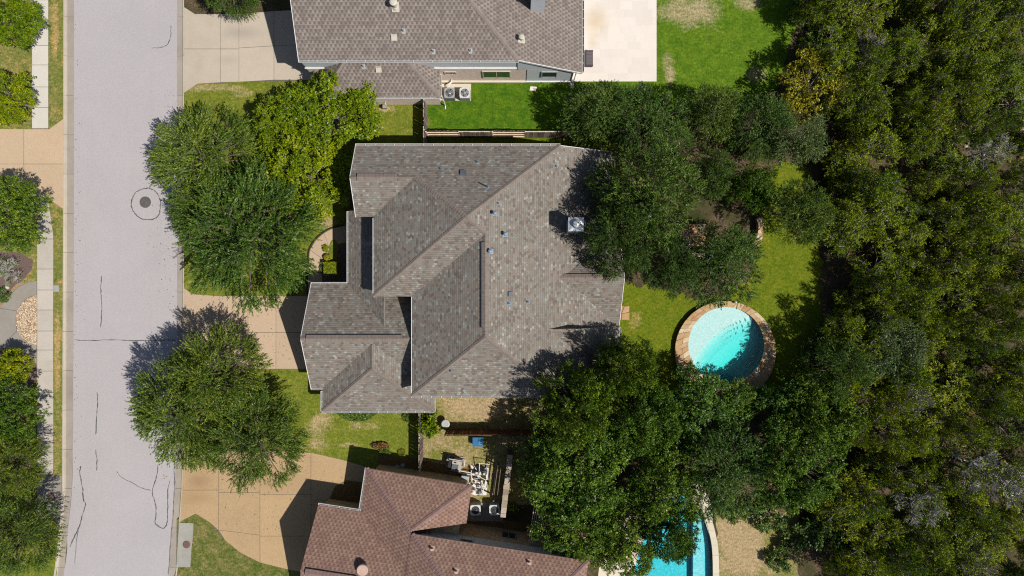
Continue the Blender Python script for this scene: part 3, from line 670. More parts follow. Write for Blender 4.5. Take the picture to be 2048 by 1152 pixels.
# ------------------------------------------------------------------ roofs
ALLROOF_V = []; ALLROOF_F = []
def roof(parent, name, faces, mat, capmat, caps=True, thick=0.16, trim=True):
    """faces: lists of 3-D points, seen from above; welded; edges shared by two faces that bulge get ridge caps"""
    key = {}; V = []; FS = []
    def vid(p):
        k = (round(p[0], 2), round(p[1], 2), round(p[2], 2))
        if k not in key: key[k] = len(V); V.append(Vector(p))
        return key[k]
    for f in faces:
        ids = [vid(p) for p in f]
        n = Vector((0, 0, 0))
        for i in range(len(ids)):
            a, b = V[ids[i]], V[ids[(i + 1) % len(ids)]]; n += a.cross(b)
        if n.z < 0: ids = ids[::-1]
        FS.append(ids)
    k = MB(); k.add(V, FS)
    o0 = len(ALLROOF_V); ALLROOF_V.extend([tuple(v) for v in V]); ALLROOF_F.extend([[i + o0 for i in f] for f in FS])
    ro = k.build(name, mat, parent, uvs=True)
    em = {}
    for fi, f in enumerate(FS):
        for i in range(len(f)):
            a, b = f[i], f[(i + 1) % len(f)]; em.setdefault((min(a, b), max(a, b)), []).append((fi, a, b))
    def nrm(f):
        n = Vector((0, 0, 0))
        for i in range(len(f)): n += V[f[i]].cross(V[f[(i + 1) % len(f)]])
        return n.normalized()
    def cen(f): return sum((V[i] for i in f), Vector()) / len(f)
    un = MB(); cap = []
    for f in FS: un.add([V[i] - Vector((0, 0, thick)) for i in f], [tuple(range(len(f)))[::-1]])
    for (a, b), us in em.items():
        if len(us) == 1:
            fi, p, q = us[0]; A, Bb = V[p], V[q]
            un.add([A - Vector((0, 0, .004)), Bb - Vector((0, 0, .004)), Bb - Vector((0, 0, thick)), A - Vector((0, 0, thick))], [(0, 3, 2, 1)])
        elif len(us) == 2 and caps:
            f1, f2 = FS[us[0][0]], FS[us[1][0]]; n1, n2 = nrm(f1), nrm(f2)
            if (cen(f2) - cen(f1)).dot(n1) < -0.02 and n1.dot(n2) < 0.995:
                A, Bb = V[a], V[b]
                if A.z > Bb.z: A, Bb = Bb, A
                d = (Bb - A); L = d.length; d.normalize()
                s1 = n1.cross(d).normalized(); s1 = s1 if s1.dot(cen(f1) - A) > 0 else -s1
                s2 = n2.cross(d).normalized(); s2 = s2 if s2.dot(cen(f2) - A) > 0 else -s2
                up = (n1 + n2).normalized(); t = 0.0; W = 0.15; kk = MB(); cap.append(kk)
                while t < L - 0.02:
                    t1 = min(L, t + 0.21); vs = []
                    for tt, hh in ((t, 0.045), (t1, 0.018)):
                        c = A + d * tt; vs += [c + s1 * W + n1 * hh * 0.8, c + up * (hh + 0.012), c + s2 * W + n2 * hh * 0.8, c + s1 * W, c + s2 * W]
                    kk.add(vs, [(0, 1, 6, 5), (1, 2, 7, 6), (0, 3, 4, 2, 1), (0, 5, 8, 3), (2, 4, 9, 7)])
                    t = t1
    un.build("eave_trim", "soffit", ro)
    for kk in cap: kk.build("ridge_cap", capmat, ro)
    return ro

def gutter(parent, a, b, w_=0.12, side=None):
    """open trough along an eave, with hangers; a, b are eave ends"""
    a = Vector(a); b = Vector(b); d = (b - a).normalized(); o = d.cross(Vector((0, 0, 1))).normalized() if side is None else Vector(side).normalized()
    c0 = a + o * 0.065; c1 = b + o * 0.065
    k = MB(); k.bar(c0 + o * .055 - Vector((0, 0, .05)), c1 + o * .055 - Vector((0, 0, .05)), 0.02, 0.12); k.bar(c0 - o * .055 - Vector((0, 0, .06)), c1 - o * .055 - Vector((0, 0, .06)), 0.012, 0.1)
    L = (b - a).length; n = max(1, int(L / 0.65))
    for i in range(n + 1):
        q = c0.lerp(c1, i / n); k.box((q.x, q.y, q.z - 0.006), (0.13 if abs(o.x) > abs(o.y) else 0.03, 0.13 if abs(o.y) >= abs(o.x) else 0.03, 0.014))
    for q in (c0, c1): k.box((q.x, q.y, q.z - .055), (0.11 if abs(o.x) > abs(o.y) else .02, .11 if abs(o.y) >= abs(o.x) else .02, .11))
    g = k.build("gutter", "gutter_white", parent)
    MB().bar(c0 - Vector((0, 0, .095)), c1 - Vector((0, 0, .095)), 0.1, 0.03).build("gutter_bed", "gutter_inside", g)
    return g
def rake(parent, a, b):
    MB().bar(Vector(a) - Vector((0, 0, .09)), Vector(b) - Vector((0, 0, .09)), 0.035, 0.2).build("rake_board", "white_trim", parent)

def walls(parent, name, poly, z0, z1, mat):
    return MB().prism(poly, z0, z1).build(name, mat, parent, uvs=True)
def rect(x0, y0, x1, y1): return [(x0, y0), (x1, y0), (x1, y1), (x0, y1)]

# ---- main house
main = thing("house", "large central house with mottled grey brown shingles, many hips and a square metal chimney", "house", (-2, 0, 0))
J1 = (-2.89, 4.54, 9.17); R1 = (-1.72, 3.50, 8.45); R2 = (-1.72, -3.17, 8.45); NE = (3.30, 9.79, 5.6)
roof(main, "main_roof", [
    [(-10.75, 9.79, 5.6), NE, J1, (-6.45, 7.35, 7.26), (-10.75, 7.35, 7.26)],
    [(-10.75, 7.35, 7.26), (-6.45, 7.35, 7.26), (-9.55, 4.91, 5.6), (-10.75, 4.91, 5.6)],
    [(-9.55, 4.91, 5.6), (-6.45, 7.35, 7.26), J1, (-9.55, -0.58, 5.6)],
    [(-9.55, -0.58, 5.6), J1, R1, (-6.9, -0.58, 5.6)],
    [(-6.9, -0.58, 5.6), R1, R2, (-6.9, -7.42, 5.6)],
    [(-6.9, -7.42, 5.6), R2, (3.33, -7.42, 5.6)],
    [NE, J1, R1, R2, (3.33, -7.42, 5.6), (7.45, -7.42, 3.24), (7.45, 9.79, 3.24)]], "shingle_weathered", "cap_weathered")
def gp(px, py, z): return P(px, py, z)
G1 = (-14.61, -3.49, 5.35); G2 = (-6.4, -3.49, 5.35)
roof(main, "garage_roof", [[G1, (-14.61, 0.29, 2.9), (-6.4, 0.29, 2.9), G2], [G1, G2, (-6.4, -7.27, 2.9), (-14.61, -7.27, 2.9)]], "shingle_weathered", "cap_weathered")
roof(main, "porch_roof", [[(-11.88, 5.6, 2.9), (-11.88, 0.27, 2.9), (-8.9, 0.27, 4.87), (-8.9, 5.6, 4.87)], [(-11.88, 0.27, 2.9), (-8.9, -2.71, 4.87), (-8.9, 0.27, 4.87)]], "shingle_weathered", "cap_weathered", caps=False)
W1 = (-9.72, -5.62, 5.1); W0 = (-9.72, -3.9, 5.1)
roof(main, "wing_roof", [[(-13.77, -8.94, 2.9), W1, (-5.67, -8.94, 2.9)], [(-13.77, -8.94, 2.9), (-13.77, -3.9, 2.9), W0, W1], [(-5.67, -8.94, 2.9), W1, W0, (-5.67, -3.9, 2.9)]], "shingle_weathered", "cap_weathered")
roof(main, "rear_gable_roof", [[(1.9, 0.72, 5.5), (7.75, 0.72, 5.5), (7.75, 4.3, 3.06), (1.9, 4.3, 3.06)], [(1.9, 0.72, 5.5), (1.9, -2.86, 3.06), (7.75, -2.86, 3.06), (7.75, 0.72, 5.5)]], "shingle_weathered", "cap_weathered", caps=False)
roof(main, "rear_wing_roof", [[(2.45, -2.79, 6.07), (4.35, -2.79, 6.07), (7.8, -7.5, 2.85), (-1.0, -7.5, 2.85), (-1.0, -2.79, 6.07)], [(4.35, -2.79, 6.07), (7.8, -2.79, 2.85), (7.8, -7.5, 2.85)], ], "shingle_weathered", "cap_weathered", caps=False)
MB().prism(rect(2.3, -2.9, 4.35, -2.80), 4.0, 6.0).build("step_wall", "stone_wall_tan", main, uvs=True)
walls(main, "upper_wall", [(-6.5, -7.0), (3.0, -7.0), (3.0, 9.4), (-10.3, 9.4), (-10.3, 5.3), (-9.15, 5.3), (-9.15, -0.2), (-6.5, -0.2)], 2.7, 5.5, "stone_wall_tan")
walls(main, "lower_wall", [(-14.2, -6.9), (-13.35, -6.9), (-13.35, -8.5), (-6.1, -8.5), (-6.1, -7.0), (7.1, -7.0), (7.1, 9.4), (-10.3, 9.4), (-10.3, 5.3), (-9.15, 5.3), (-9.15, -0.15), (-14.2, -0.15)], 0, 2.72, "stone_wall_tan")
def gable(parent, x, ya, yb, z0, ym, zm, mat, th=0.15, name="gable_wall"):
    k = MB(); vs = [(x, ya, z0), (x, yb, z0), (x, ym, zm)]; vs += [(a + th, b, c) for a, b, c in vs]
    k.add(vs, [(0, 2, 1), (3, 4, 5), (0, 1, 4, 3), (1, 2, 5, 4), (2, 0, 3, 5)]); return k.build(name, mat, parent, uvs=True)
gable(main, -14.2, -6.9, -0.15, 2.72, -3.49, 5.1, "stone_wall_tan"); gable(main, -10.3, 5.3, 9.4, 5.45, 7.35, 6.98, "stone_wall_tan"); gable(main, 7.1, -2.4, 3.8, 2.72, 0.72, 5.25, "stone_wall_tan")
for y0 in (-6.3, -3.2):
    g = MB().box((-14.23, y0 + 1.3, 1.15), (0.06, 2.6, 2.3)).build("garage_door", "white_trim", main)
    k = MB()
    for i in range(1, 4): k.box((-14.265, y0 + 1.3, i * 0.575), (0.012, 2.58, 0.02))
    k.build("panel_seam", "soffit", g)
def window(parent, c, wx, wz, axis, n=1, mat="white_trim"):
    """axis 'x': wall along x (faces +-y); c at wall face, slightly proud"""
    d = (wx, 0.05, wz) if axis == 'x' else (0.05, wx, wz)
    k = MB(); t = 0.07
    ux = Vector((1, 0, 0)) if axis == 'x' else Vector((0, 1, 0)); C = Vector(c)
    for sgn in (-1, 1): k.box(C + ux * sgn * (wx / 2), (t if axis == 'x' else 0.09, 0.09 if axis == 'x' else t, wz + t))
    for sgn in (-1, 1): k.box(C + Vector((0, 0, sgn * wz / 2)), (wx - t if axis == 'x' else 0.085, 0.085 if axis == 'x' else wx - t, t))
    for i in range(1, n): k.box(C + ux * (wx * (i / n - 0.5)), (0.05 if axis == 'x' else .08, .08 if axis == 'x' else .05, wz - t))
    fr = k.build("window", mat, parent)
    for i in range(n):
        cc = C + ux * (wx * ((i + .5) / n - 0.5)); pw = wx / n - 0.06
        MB().box(cc, (pw if axis == 'x' else 0.03, 0.03 if axis == 'x' else pw, wz - t)).build("pane", "window_glass", fr)
    return fr
for c, ww in (((-9.18, 2.6, 1.5), 1.6), ((-10.33, 7.3, 4.2), 1.4), ((7.13, 1.0, 1.5), 2.0), ((7.13, -5.0, 1.5), 1.4), ((7.13, 7, 1.5), 1.6)): window(main, c, ww, 1.4, 'y', 2)
for c, ww in (((-4, 9.43, 4.2), 1.2), ((1, 9.43, 4.2), 1.2), ((-9.5, -8.53, 1.5), 1.4), ((-2, -7.03, 4.2), 1.4)): window(main, c, ww, 1.3, 'x', 2)
# gutters
gutter(main, (3.3, 9.79, 5.6), (-10.75, 9.79, 5.6), side=(0, 1, 0)); gutter(main, (-6.9, -7.42, 5.6), (3.33, -7.42, 5.6), side=(0, -1, 0))
gutter(main, (-6.9, -7.42, 5.6), (-6.9, -0.6, 5.6), side=(-1, 0, 0)) if False else None
gutter(main, (-11.88, 5.55, 2.9), (-11.88, 0.42, 2.9), side=(-1, 0, 0)); gutter(main, (-14.6, 0.29, 2.9), (-12.0, 0.29, 2.9), side=(0, 1, 0))
gutter(main, (-13.77, -8.94, 2.9), (-5.67, -8.94, 2.9), side=(0, -1, 0)); gutter(main, (-13.77, -8.94, 2.9), (-13.77, -7.5, 2.9), side=(-1, 0, 0)); gutter(main, (-14.6, -7.27, 2.9), (-13.8, -7.27, 2.9), side=(0, -1, 0))
gutter(main, (-5.67, -8.94, 2.9), (-5.67, -7.6, 2.9), side=(1, 0, 0)); gutter(main, (7.8, -7.5, 2.85), (7.8, -2.9, 2.85), side=(1, 0, 0))
for a, b in ((G1, (-14.61, 0.29, 2.9)), (G1, (-14.61, -7.27, 2.9)), ((-10.75, 7.35, 7.26), (-10.75, 9.79, 5.6)), ((-10.75, 7.35, 7.26), (-10.75, 4.91, 5.6)), ((7.75, .72, 5.5), (7.75, 4.3, 3.06)), ((7.75, .72, 5.5), (7.75, -2.86, 3.06)), (NE, (7.45, 9.79, 3.24))): rake(main, a, b)
for a, b in (((-9.55, 4.8, 5.6), (-9.55, -0.58, 5.6)), ((-6.9, -0.6, 5.6), (-6.9, -7.42, 5.6))): rake(main, a, b)

# ---- top neighbour (taupe)
top = thing("house", "neighbouring house with taupe shingles, pink brick walls and pale blue siding", "house", (0, 20, 0))
def tp(px, py, z): return P(px, py, z)
SE_ = tp(1037, 121, 5.4); SW_ = tp(597, 118, 5.4); yE = SE_[1]; SW_ = (SW_[0], 15.70, 5.4); SE_ = (0.45, 15.70, 5.4)
pS = 0.50; yr = 22.3; zr = 5.4 + pS * (yr - 15.70)
xh = 0.45 - (zr - 5.4) / 0.535
apex = (xh, yr, zr); Wr = (SW_[0], yr, zr)
roof(top, "main_roof", [[SW_, SE_, apex, Wr], [Wr, apex, (xh, yr + 12, zr - 5.5), (SW_[0], yr + 12, zr - 5.5)],
     [SE_, (5.12, 15.60, 2.9), (5.12, yr + 12, 2.9), (xh, yr + 12, zr), apex]], "shingle_taupe", "cap_taupe")
t1 = tp(880, 192, 3.0); LW = (-13.9, 13.86, 3.0); LE = (-5.23, 13.86, 3.0)
roof(top, "side_roof", [[LW, LE, (-7.35, 15.95, 4.4), (-11.85, 15.95, 4.4)], [LE, (-5.23, 15.95, 3.0), (-7.35, 15.95, 4.4)], [LW, (-11.85, 15.95, 4.4), (-13.9, 15.95, 3.0)]], "shingle_taupe", "cap_taupe")
walls(top, "brick_wall", [(-14.9, 15.9), (1.1, 15.9), (1.1, 32), (-14.9, 32)], 0, 3.2, "brick_pink")
walls(top, "brick_wall", [(-13.5, 14.1), (-5.5, 14.1), (-5.5, 15.88), (-13.5, 15.88)], 0, 2.85, "brick_pink")
walls(top, "siding_wall", [(-14.88, 15.93), (0.4, 15.93), (0.4, 30), (-14.88, 30)], 3.2, 5.3, "siding_blue_grey")
walls(top, "siding_wall", [(1.11, 15.86), (4.55, 15.86), (4.55, 32), (1.11, 32)], 0.0, 2.85, "siding_blue_grey")
k = MB(); vs = [(0.41, 15.86, 2.86), (4.5, 15.86, 2.86), (0.41, 15.86, 5.15), (0.41, 16.1, 2.86), (4.5, 16.1, 2.86), (0.41, 16.1, 5.15)]
k.add(vs, [(0, 1, 2), (3, 5, 4), (1, 4, 5, 2), (0, 2, 5, 3)]); k.build("siding_wall", "siding_blue_grey", top)
MB().box((-7.3, 15.87, 3.2), (15.3, 0.08, 0.10)).build("trim_band", "white_trim", top); MB().box((2.83, 15.83, 0.12), (3.6, 0.08, 0.24)).build("trim_band", "white_trim", top)
MB().box((-7, 15.83, 0.1), (16.1, 0.14, 0.2)).build("footing", "cream_coping", top)
window(top, (-1.15, 15.87, 1.75), 2.0, 1.5, 'x', 2, "beige_metal"); window(top, (-4.55, 15.88, 2.1), 0.8, 0.5, 'x', 1, "beige_metal"); window(top, (2.75, 15.83, 1.9), 1.1, 1.2, 'x', 1, "flashing_grey")
gutter(top, SW_, SE_, side=(0, -1, 0)); gutter(top, LW, LE, side=(0, -1, 0)); gutter(top, LE, (-5.23, 15.5, 3.0), side=(1, 0, 0)); gutter(top, (5.12, 15.7, 2.9), (5.12, 30, 2.9), side=(1, 0, 0))
rake(top, SW_, Wr); rake(top, SE_, (5.12, 15.60, 2.9))
for (x, y) in ((-5.12, 14.0), (4.7, 15.75)):
    MB().tube([(x, y, 2.8), (x, y, 0.15), (x, y - 0.25, 0.05)], 0.045, 8).build("downspout", "white_trim", top)
# dormer box (white sided) near the ridge, right of the hip
cz = P(1076, 0, 6.2)
k = MB().box((cz[0], cz[1] + 0.9, 5.6), (0.95, 2.2, 2.6)); k.build("dormer", "siding_blue_grey", top)
MB().box((cz[0], cz[1] + 0.9, 6.95), (1.1, 2.35, 0.08)).build("dormer_cap", "white_trim", top)

# ---- bottom neighbour (brown)
bot = thing("house", "neighbouring house turned at an angle, with reddish brown shingles", "house", (-6, -20, 0))
th = math.radians(-8.7); EX = Vector((math.cos(th), math.sin(th), 0)); NX = Vector((math.sin(th), -math.cos(th), 0))  # NX points away from the lot (down)
A = Vector((-10.54, -13.08, 2.95)); E1 = Vector((-2.91, -14.32, 2.95))
Bp = Vector((-7.12, -16.99, 4.85)); E2 = Vector((-3.31, -17.08, 2.95))
def off(v, e, n, dz=0.0): return v + EX * e + NX * n + Vector((0, 0, dz))
# west plane W: from eave A southwards, rising along EX with pitch .49
C1 = off(A, 0, 3.2); C1 = Vector((C1.x, C1.y, 2.95))                 # inner corner above the garage wing
g0 = Vector((-14.06, -15.73, 2.95))                                  # garage wing eave corner
gr = off(g0, 0, 3.92, 2.3)                                           # ridge end of garage wing
# second storey ridge of main part, parallel to the west eave
ridge_e = 6.3; rz_ = 2.95 + 0.49 * ridge_e
K1 = off(A, 10.2 * 0 + 4.0, 3.35, 0)   # helper
def wp(e, n): v = off(A, e, n); v.z = 2.95 + 0.49 * e; return v       # point on the west plane
# second block: north eave rises from the west plane at z = 5.0
e_ = (5.0 - 2.95) / 0.49
S0 = wp(e_, 3.45); S1 = off(S0, 12.4, 0.0); 
S2 = off(S1, -4.0, 4.0, 2.35); S3 = off(S0, 4.0 * (0.587 / 0.49), 4.0, 2.35); S3.z = S2.z
T0 = off(S0, 0, 8); T1 = off(S1, 0, 8); W9 = wp(0, 3.2); gi = wp((2.3) / 0.49, 3.2 + 3.92)
roof(bot, "main_roof", [
    [A, E1, Bp], [E1, E2, Bp],
    [A, Bp, S0, S3, T0, wp(0, 11.4), wp(0, 3.2)],
    [S0, S1, S2, S3],
    [S1, T1, S2],
    [S3, S2, T1, T0]], "shingle_brown", "cap_brown")
roof(bot, "garage_roof", [[g0, off(g0, 8.4, 0), off(gr, 8.4, 0), gr], [gr, off(gr, 8.4, 0), off(g0, 8.4, 7.84), off(g0, 0, 7.84)]], "shingle_brown", "cap_brown", caps=False)
def PR_(e0, n0, e1, n1): return [tuple(off(A, a, b).xy) for a, b in ((e0, n0), (e1, n0), (e1, n1), (e0, n1))]
walls(bot, "stone_wall", PR_(0.4, 0.4, 7.3, 3.84), 0, 2.75, "stone_wall_tan"); walls(bot, "stone_wall", PR_(0.4, 3.86, 16.2, 11.05), 0, 2.72, "stone_wall_tan")
walls(bot, "stone_wall", PR_(-3.0, 3.6, 0.4, 10.3), 0, 2.75, "stone_wall_tan")
walls(bot, "siding_wall", PR_(4.75, 3.86, 16.2, 11.0), 2.7, 4.85, "siding_sage")
bn = off(A, 0.0, 4.82)
wl = off(A, 7.96, 3.83); wobj = window(bot, (-6, -20, 0), 0.95, 0.7, 'x', 1, "flashing_grey"); wobj.location = (wl.x + 6, wl.y + 20, 3.9); wobj.rotation_euler = (0, 0, th)
wobj = window(bot, (-6, -20, 0), 1.0, 1.2, 'x', 2, "flashing_grey"); q = off(A, 11.0, 3.83); wobj.location = (q.x + 6, q.y + 20, 1.4); wobj.rotation_euler = (0, 0, th)
k = MB()
def gutter_rot(parent, a, b, o):
    a = Vector(a); b = Vector(b); o = Vector(o).normalized(); k = MB(); c0 = a + o * .065; c1 = b + o * .065
    k.bar(c0 + o * .055 - Vector((0, 0, .05)), c1 + o * .055 - Vector((0, 0, .05)), .02, .12); k.bar(c0 - o * .055 - Vector((0, 0, .06)), c1 - o * .055 - Vector((0, 0, .06)), .012, .1)
    n = max(1, int((b - a).length / 0.65))
    for i in range(n + 1): q = c0.lerp(c1, i / n); k.bar(q - o * .06, q + o * .06, .03, .014)
    g = k.build("gutter", "gutter_white", parent); MB().bar(c0 - Vector((0, 0, .095)), c1 - Vector((0, 0, .095)), .1, .03).build("gutter_bed", "gutter_inside", g)
gutter_rot(bot, A, W9, -EX); gutter_rot(bot, g0, off(g0, (W9 - g0).dot(EX), 0), -NX)

# roof look-up: where a ray from the drone meets a roof
BVH = BVHTree.FromPolygons([Vector(v) for v in ALLROOF_V], ALLROOF_F)
def onroof(px, py):
    d = Vector(((px - 1024) / F, (576 - py) / F, -1)).normalized()
    loc, nr, i, dist = BVH.ray_cast(Vector((0, 0, H)), d)
    if loc is None: print('NOROOF', px, py); return Vector(P(px, py, 3.0)), Vector((0, 0.3, 1)).normalized()
    return loc, nr
def frame(n):
    u = Vector((0, 0, 1)).cross(n).normalized(); t = n.cross(u).normalized(); return u, t
def tilted_plate(k, c, n, w_, l_, h_):
    u, t = frame(n); vs = []
    for hh in (0.0, h_):
        for a, b in ((-1, -1), (1, -1), (1, 1), (-1, 1)): vs.append(c + u * a * w_ / 2 + t * b * l_ / 2 + n * hh)
    k.add(vs, [(0, 3, 2, 1), (4, 5, 6, 7), (0, 1, 5, 4), (1, 2, 6, 5), (2, 3, 7, 6), (3, 0, 4, 7)])
def pipe_vent(parent, px, py, h=0.3, r=0.05, mat="lead_blue", size=0.3, cap=False):
    c, n = onroof(px, py)
    k = MB(); tilted_plate(k, c, n, size, size * 1.25, 0.015); fl = k.build("vent_flashing", mat, parent)
    p = MB(); p.lathe((c.x, c.y, c.z - 0.05), [(r * 1.9, 0), (r * 1.7, .08), (r, .16), (r, .1 + h), (r * .75, .1 + h), (r * .75, h)], 14)
    if cap: p.lathe((c.x, c.y, c.z + h - 0.02), [(r * 1.2, 0), (r * 2.1, 0.04), (r * 2.1, .12), (r * 1.2, .17), (0.01, .18)], 16)
    p.build("vent_pipe", mat, fl)
def box_vent(parent, px, py, mat="flashing_grey", s=0.38):
    c, n = onroof(px, py); k = MB(); tilted_plate(k, c, n, s * 1.25, s * 1.25, 0.015); f = k.build("vent_flashing", mat, parent)
    k = MB(); tilted_plate(k, c, n, s, s, 0.13); k.build("vent_hood", mat, f)
for px, py in ((883, 338), (955, 324), (997, 407), (1113, 333), (1018, 607), (1056, 604), (902, 742)): pipe_vent(main, px, py, 0.16, 0.045, size=0.18)
pipe_vent(main, 976, 374, 0.75, 0.05, size=0.26); pipe_vent(main, 990, 428, 0.45, 0.06, size=0.28, cap=True); pipe_vent(main, 1011, 469, 0.4, 0.065, size=0.30, cap=True); pipe_vent(main, 981, 503, 0.38, 0.07, size=0.32, cap=True)
box_vent(main, 926, 346, "slate_grey", 0.36); box_vent(main, 1019, 588, "slate_grey", 0.28)
for px, py in ((807, 62), (867, 103), (941, 102), (727, 133)): pipe_vent(top, px, py, 0.2, 0.05, "flashing_grey", 0.26)
pipe_vent(top, 791, 14, 0.75, 0.12, "beige_metal", 0.5, True); pipe_vent(top, 1043, 80, 0.55, 0.09, "beige_metal", 0.42, True)
box_vent(top, 788, 75, "beige_metal", 0.34); box_vent(top, 757, 139, "beige_metal", 0.34)
c, n = onroof(727, 1136); MB().lathe((c.x, c.y, c.z - .1), [(0.30, 0), (0.30, 0.3), (0.40, 0.32), (0.40, 0.5), (0.36, 0.54)], 28).build("turbine_vent", "copper_tan_metal", bot)
for px, py in ((865, 1097), (913, 1142), (1059, 1124)):
    c, n = onroof(px, py); k = MB(); tilted_plate(k, c, n, 0.3, 0.34, 0.015); f = k.build("vent_flashing", "copper_tan_metal", bot)
    MB().lathe((c.x, c.y, c.z), [(0.07, 0), (0.06, .25), (0.085, .26), (0.085, .3)], 12).build("vent_pipe", "copper_tan_metal", f)
# ridge vents: raised louvre strips straddling a ridge
def ridge_vent(parent, a, b, n1, n2, wd=0.2, mat="cap_weathered"):
    a = Vector(a); b = Vector(b); d = (b - a).normalized(); n1 = Vector(n1).normalized(); n2 = Vector(n2).normalized()
    def sd(n):
        s = n.cross(d).normalized(); return s if s.z < 0 else -s
    s1, s2 = sd(n1), sd(n2); up = (n1 + n2).normalized(); k = MB(); L = (b - a).length; t = 0.0
    lo = MB()
    for q0, q1 in ((a, b),):
        vs = []
        for c in (q0, q1): vs += [c + s1 * (wd + .055) + n1 * 0.006, c + s1 * wd + n1 * .115, c + s2 * wd + n2 * .115, c + s2 * (wd + .055) + n2 * .006]  # dark sides flare out to draw the slots and their shadow gap
        lo.add(vs, [(0, 1, 5, 4), (2, 3, 7, 6), (0, 3, 2, 1), (4, 5, 6, 7)])
    v = lo.build("ridge_vent", "dark_metal", parent)
    while t < L - .01:
        t1 = min(L, t + .25); vs = []
        for tt, e in ((t, .012), (t1, 0.0)):
            c = a + d * tt; vs += [c + s1 * (wd + .01) + n1 * (.13 + e), c + up * (.14 + e), c + s2 * (wd + .01) + n2 * (.13 + e)]
        k.add(vs, [(0, 1, 4, 3), (1, 2, 5, 4), (0, 2, 1)]); t = t1
    k.build("vent_cap", mat, v)
ridge_vent(main, (-14.2, -3.49, 5.35), (-7.6, -3.49, 5.35), (0, .65, 1), (0, -.65, 1))
ridge_vent(main, (-10.25, 7.35, 7.26), (-7.6, 7.35, 7.26), (0, .68, 1), (0, -.68, 1))
ridge_vent(main, (-1.72, 2.95, 8.45), (-1.72, -2.6, 8.45), (.574, 0, 1), (-.55, 0, 1))
ridge_vent(main, (3.3, .72, 5.5), (6.9, .72, 5.5), (0, .68, 1), (0, -.68, 1))
q0 = off(gr, 0.35, 0); q1 = off(gr, 3.9, 0)
ridge_vent(bot, q0, q1, -NX * .587 + Vector((0, 0, 1)), NX * .587 + Vector((0, 0, 1)), mat="cap_brown")
# chimney
cx, cy, cz_ = P(1152, 449, 7.9)
ch = MB().box((cx, cy, 6.4), (0.88, 0.78, 3.0)).build("chimney", "galvanised", main)
k = MB(); k.box((cx, cy, 7.91), (1.0, 0.9, 0.05)); k.box((cx, cy, 7.96), (0.92, 0.82, 0.05), 0, 0.6); k.build("chimney_cap", "galvanised", ch)
MB().lathe((cx + .02, cy + .02, 7.95), [(0.17, 0), (0.17, .22), (0.26, .24), (0.26, .30), (0.20, .36), (0.02, .42)], 24).build("flue", "flashing_grey", ch)
# satellite-free roof; end of houses

# ------------------------------------------------------------------ pools
# round pool: raised stone ring, plaster basin, water
pool = thing("swimming_pool", "round raised swimming pool with turquoise water and a tan flagstone rim", "pool", (pc[0], pc[1], 0))
oc_ = P(1451, 703, 0.42); RO = 101 * (H - .42) / F
ring = MB(); nseg = 64; inn = []; out_ = []
for i in range(nseg):
    a = 2 * math.pi * i / nseg; inn.append((pc[0] + (PR + .10) * math.cos(a), pc[1] + (PR + .10) * math.sin(a)))
    out_.append((oc_[0] + (RO - .06) * math.cos(a), oc_[1] + (RO - .06) * math.sin(a)))
MB().prism(out_, -0.15, 0.37, [inn]).build("pool_wall", "ledge_stone", pool)
rnd = random.Random(11)
# flagstones: ring cells split radially and into one or two rows
def ringpt(a, t):
    i = (pc[0] + (PR - .02) * math.cos(a), pc[1] + (PR - .02) * math.sin(a)); o = (oc_[0] + RO * math.cos(a), oc_[1] + RO * math.sin(a))
    return (i[0] + (o[0] - i[0]) * t, i[1] + (o[1] - i[1]) * t)
a = 0.0
while a < 2 * math.pi - 0.02:
    da = rnd.uniform(0.085, 0.15); a1 = min(2 * math.pi, a + da)
    if 2 * math.pi - a1 < 0.05: a1 = 2 * math.pi
    wr = math.dist(ringpt((a + a1) / 2, 0), ringpt((a + a1) / 2, 1)); g = 0.012 / max(.3, wr); ga = 0.0035
    cuts = [0, 1] if wr < 0.62 else [0, rnd.uniform(.38, .62), 1]
    j = rnd.uniform(-.02, .02)
    for t0, t1 in zip(cuts[:-1], cuts[1:]):
        am = rnd.uniform(-.012, .012)
        poly = [ringpt(a + ga, t0 + g), ringpt((a + a1) / 2, t0 + g), ringpt(a1 - ga, t0 + g), ringpt(a1 - ga + am * t1, t1 - g), ringpt((a + a1) / 2, t1 - g + rnd.uniform(-.02, .02)), ringpt(a + ga + am * t1, t1 - g)]
        MB().prism(poly, 0.36, 0.42 + rnd.uniform(0, .015)).build("coping_stone", "flagstone", pool)
    a = a1
MB().prism([ringpt(x, .97) for x in np.linspace(0, 2 * math.pi, 60, endpoint=False)], .30, .392, [[ringpt(x, .03) for x in np.linspace(0, 2 * math.pi, 60, endpoint=False)]]).build("mortar_bed", "bare_soil", pool)
# basin
k = MB(); NRg, NA = 26, 64; vs = []; WL = 0.30
def basin_z(x, y):
    u = (x - pc[0]); v = (y - pc[1]); s_ = (u * 0.62 - v * 0.78) - 0.16 * (u * .78 + v * .62) ** 2 * 0.55   # grows away from the entry shelf
    t = (s_ + 1.0)
    for lim, z in ((0.0, 0.18), (0.42, -0.10), (0.84, -.36), (1.26, -.62)):
        if t < lim: return z
    return max(-1.3, -.62 - (t - 1.26) * 0.3)
vs.append((pc[0], pc[1], basin_z(pc[0], pc[1])))
for i in range(1, NRg + 1):
    for j in range(NA):
        a = 2 * math.pi * j / NA; x = pc[0] + (PR + .09) * i / NRg * math.cos(a); y = pc[1] + (PR + .09) * i / NRg * math.sin(a); vs.append((x, y, basin_z(x, y)))
fs = [(0, 1 + j, 1 + (j + 1) % NA) for j in range(NA)]
for i in range(NRg - 1):
    for j in range(NA):
        a = 1 + i * NA + j; b = 1 + i * NA + (j + 1) % NA; fs.append((a, a + NA, b + NA, b))
n0 = len(vs); 
for j in range(NA):
    x, y, z = vs[1 + (NRg - 1) * NA + j]; vs.append((x, y, 0.37))
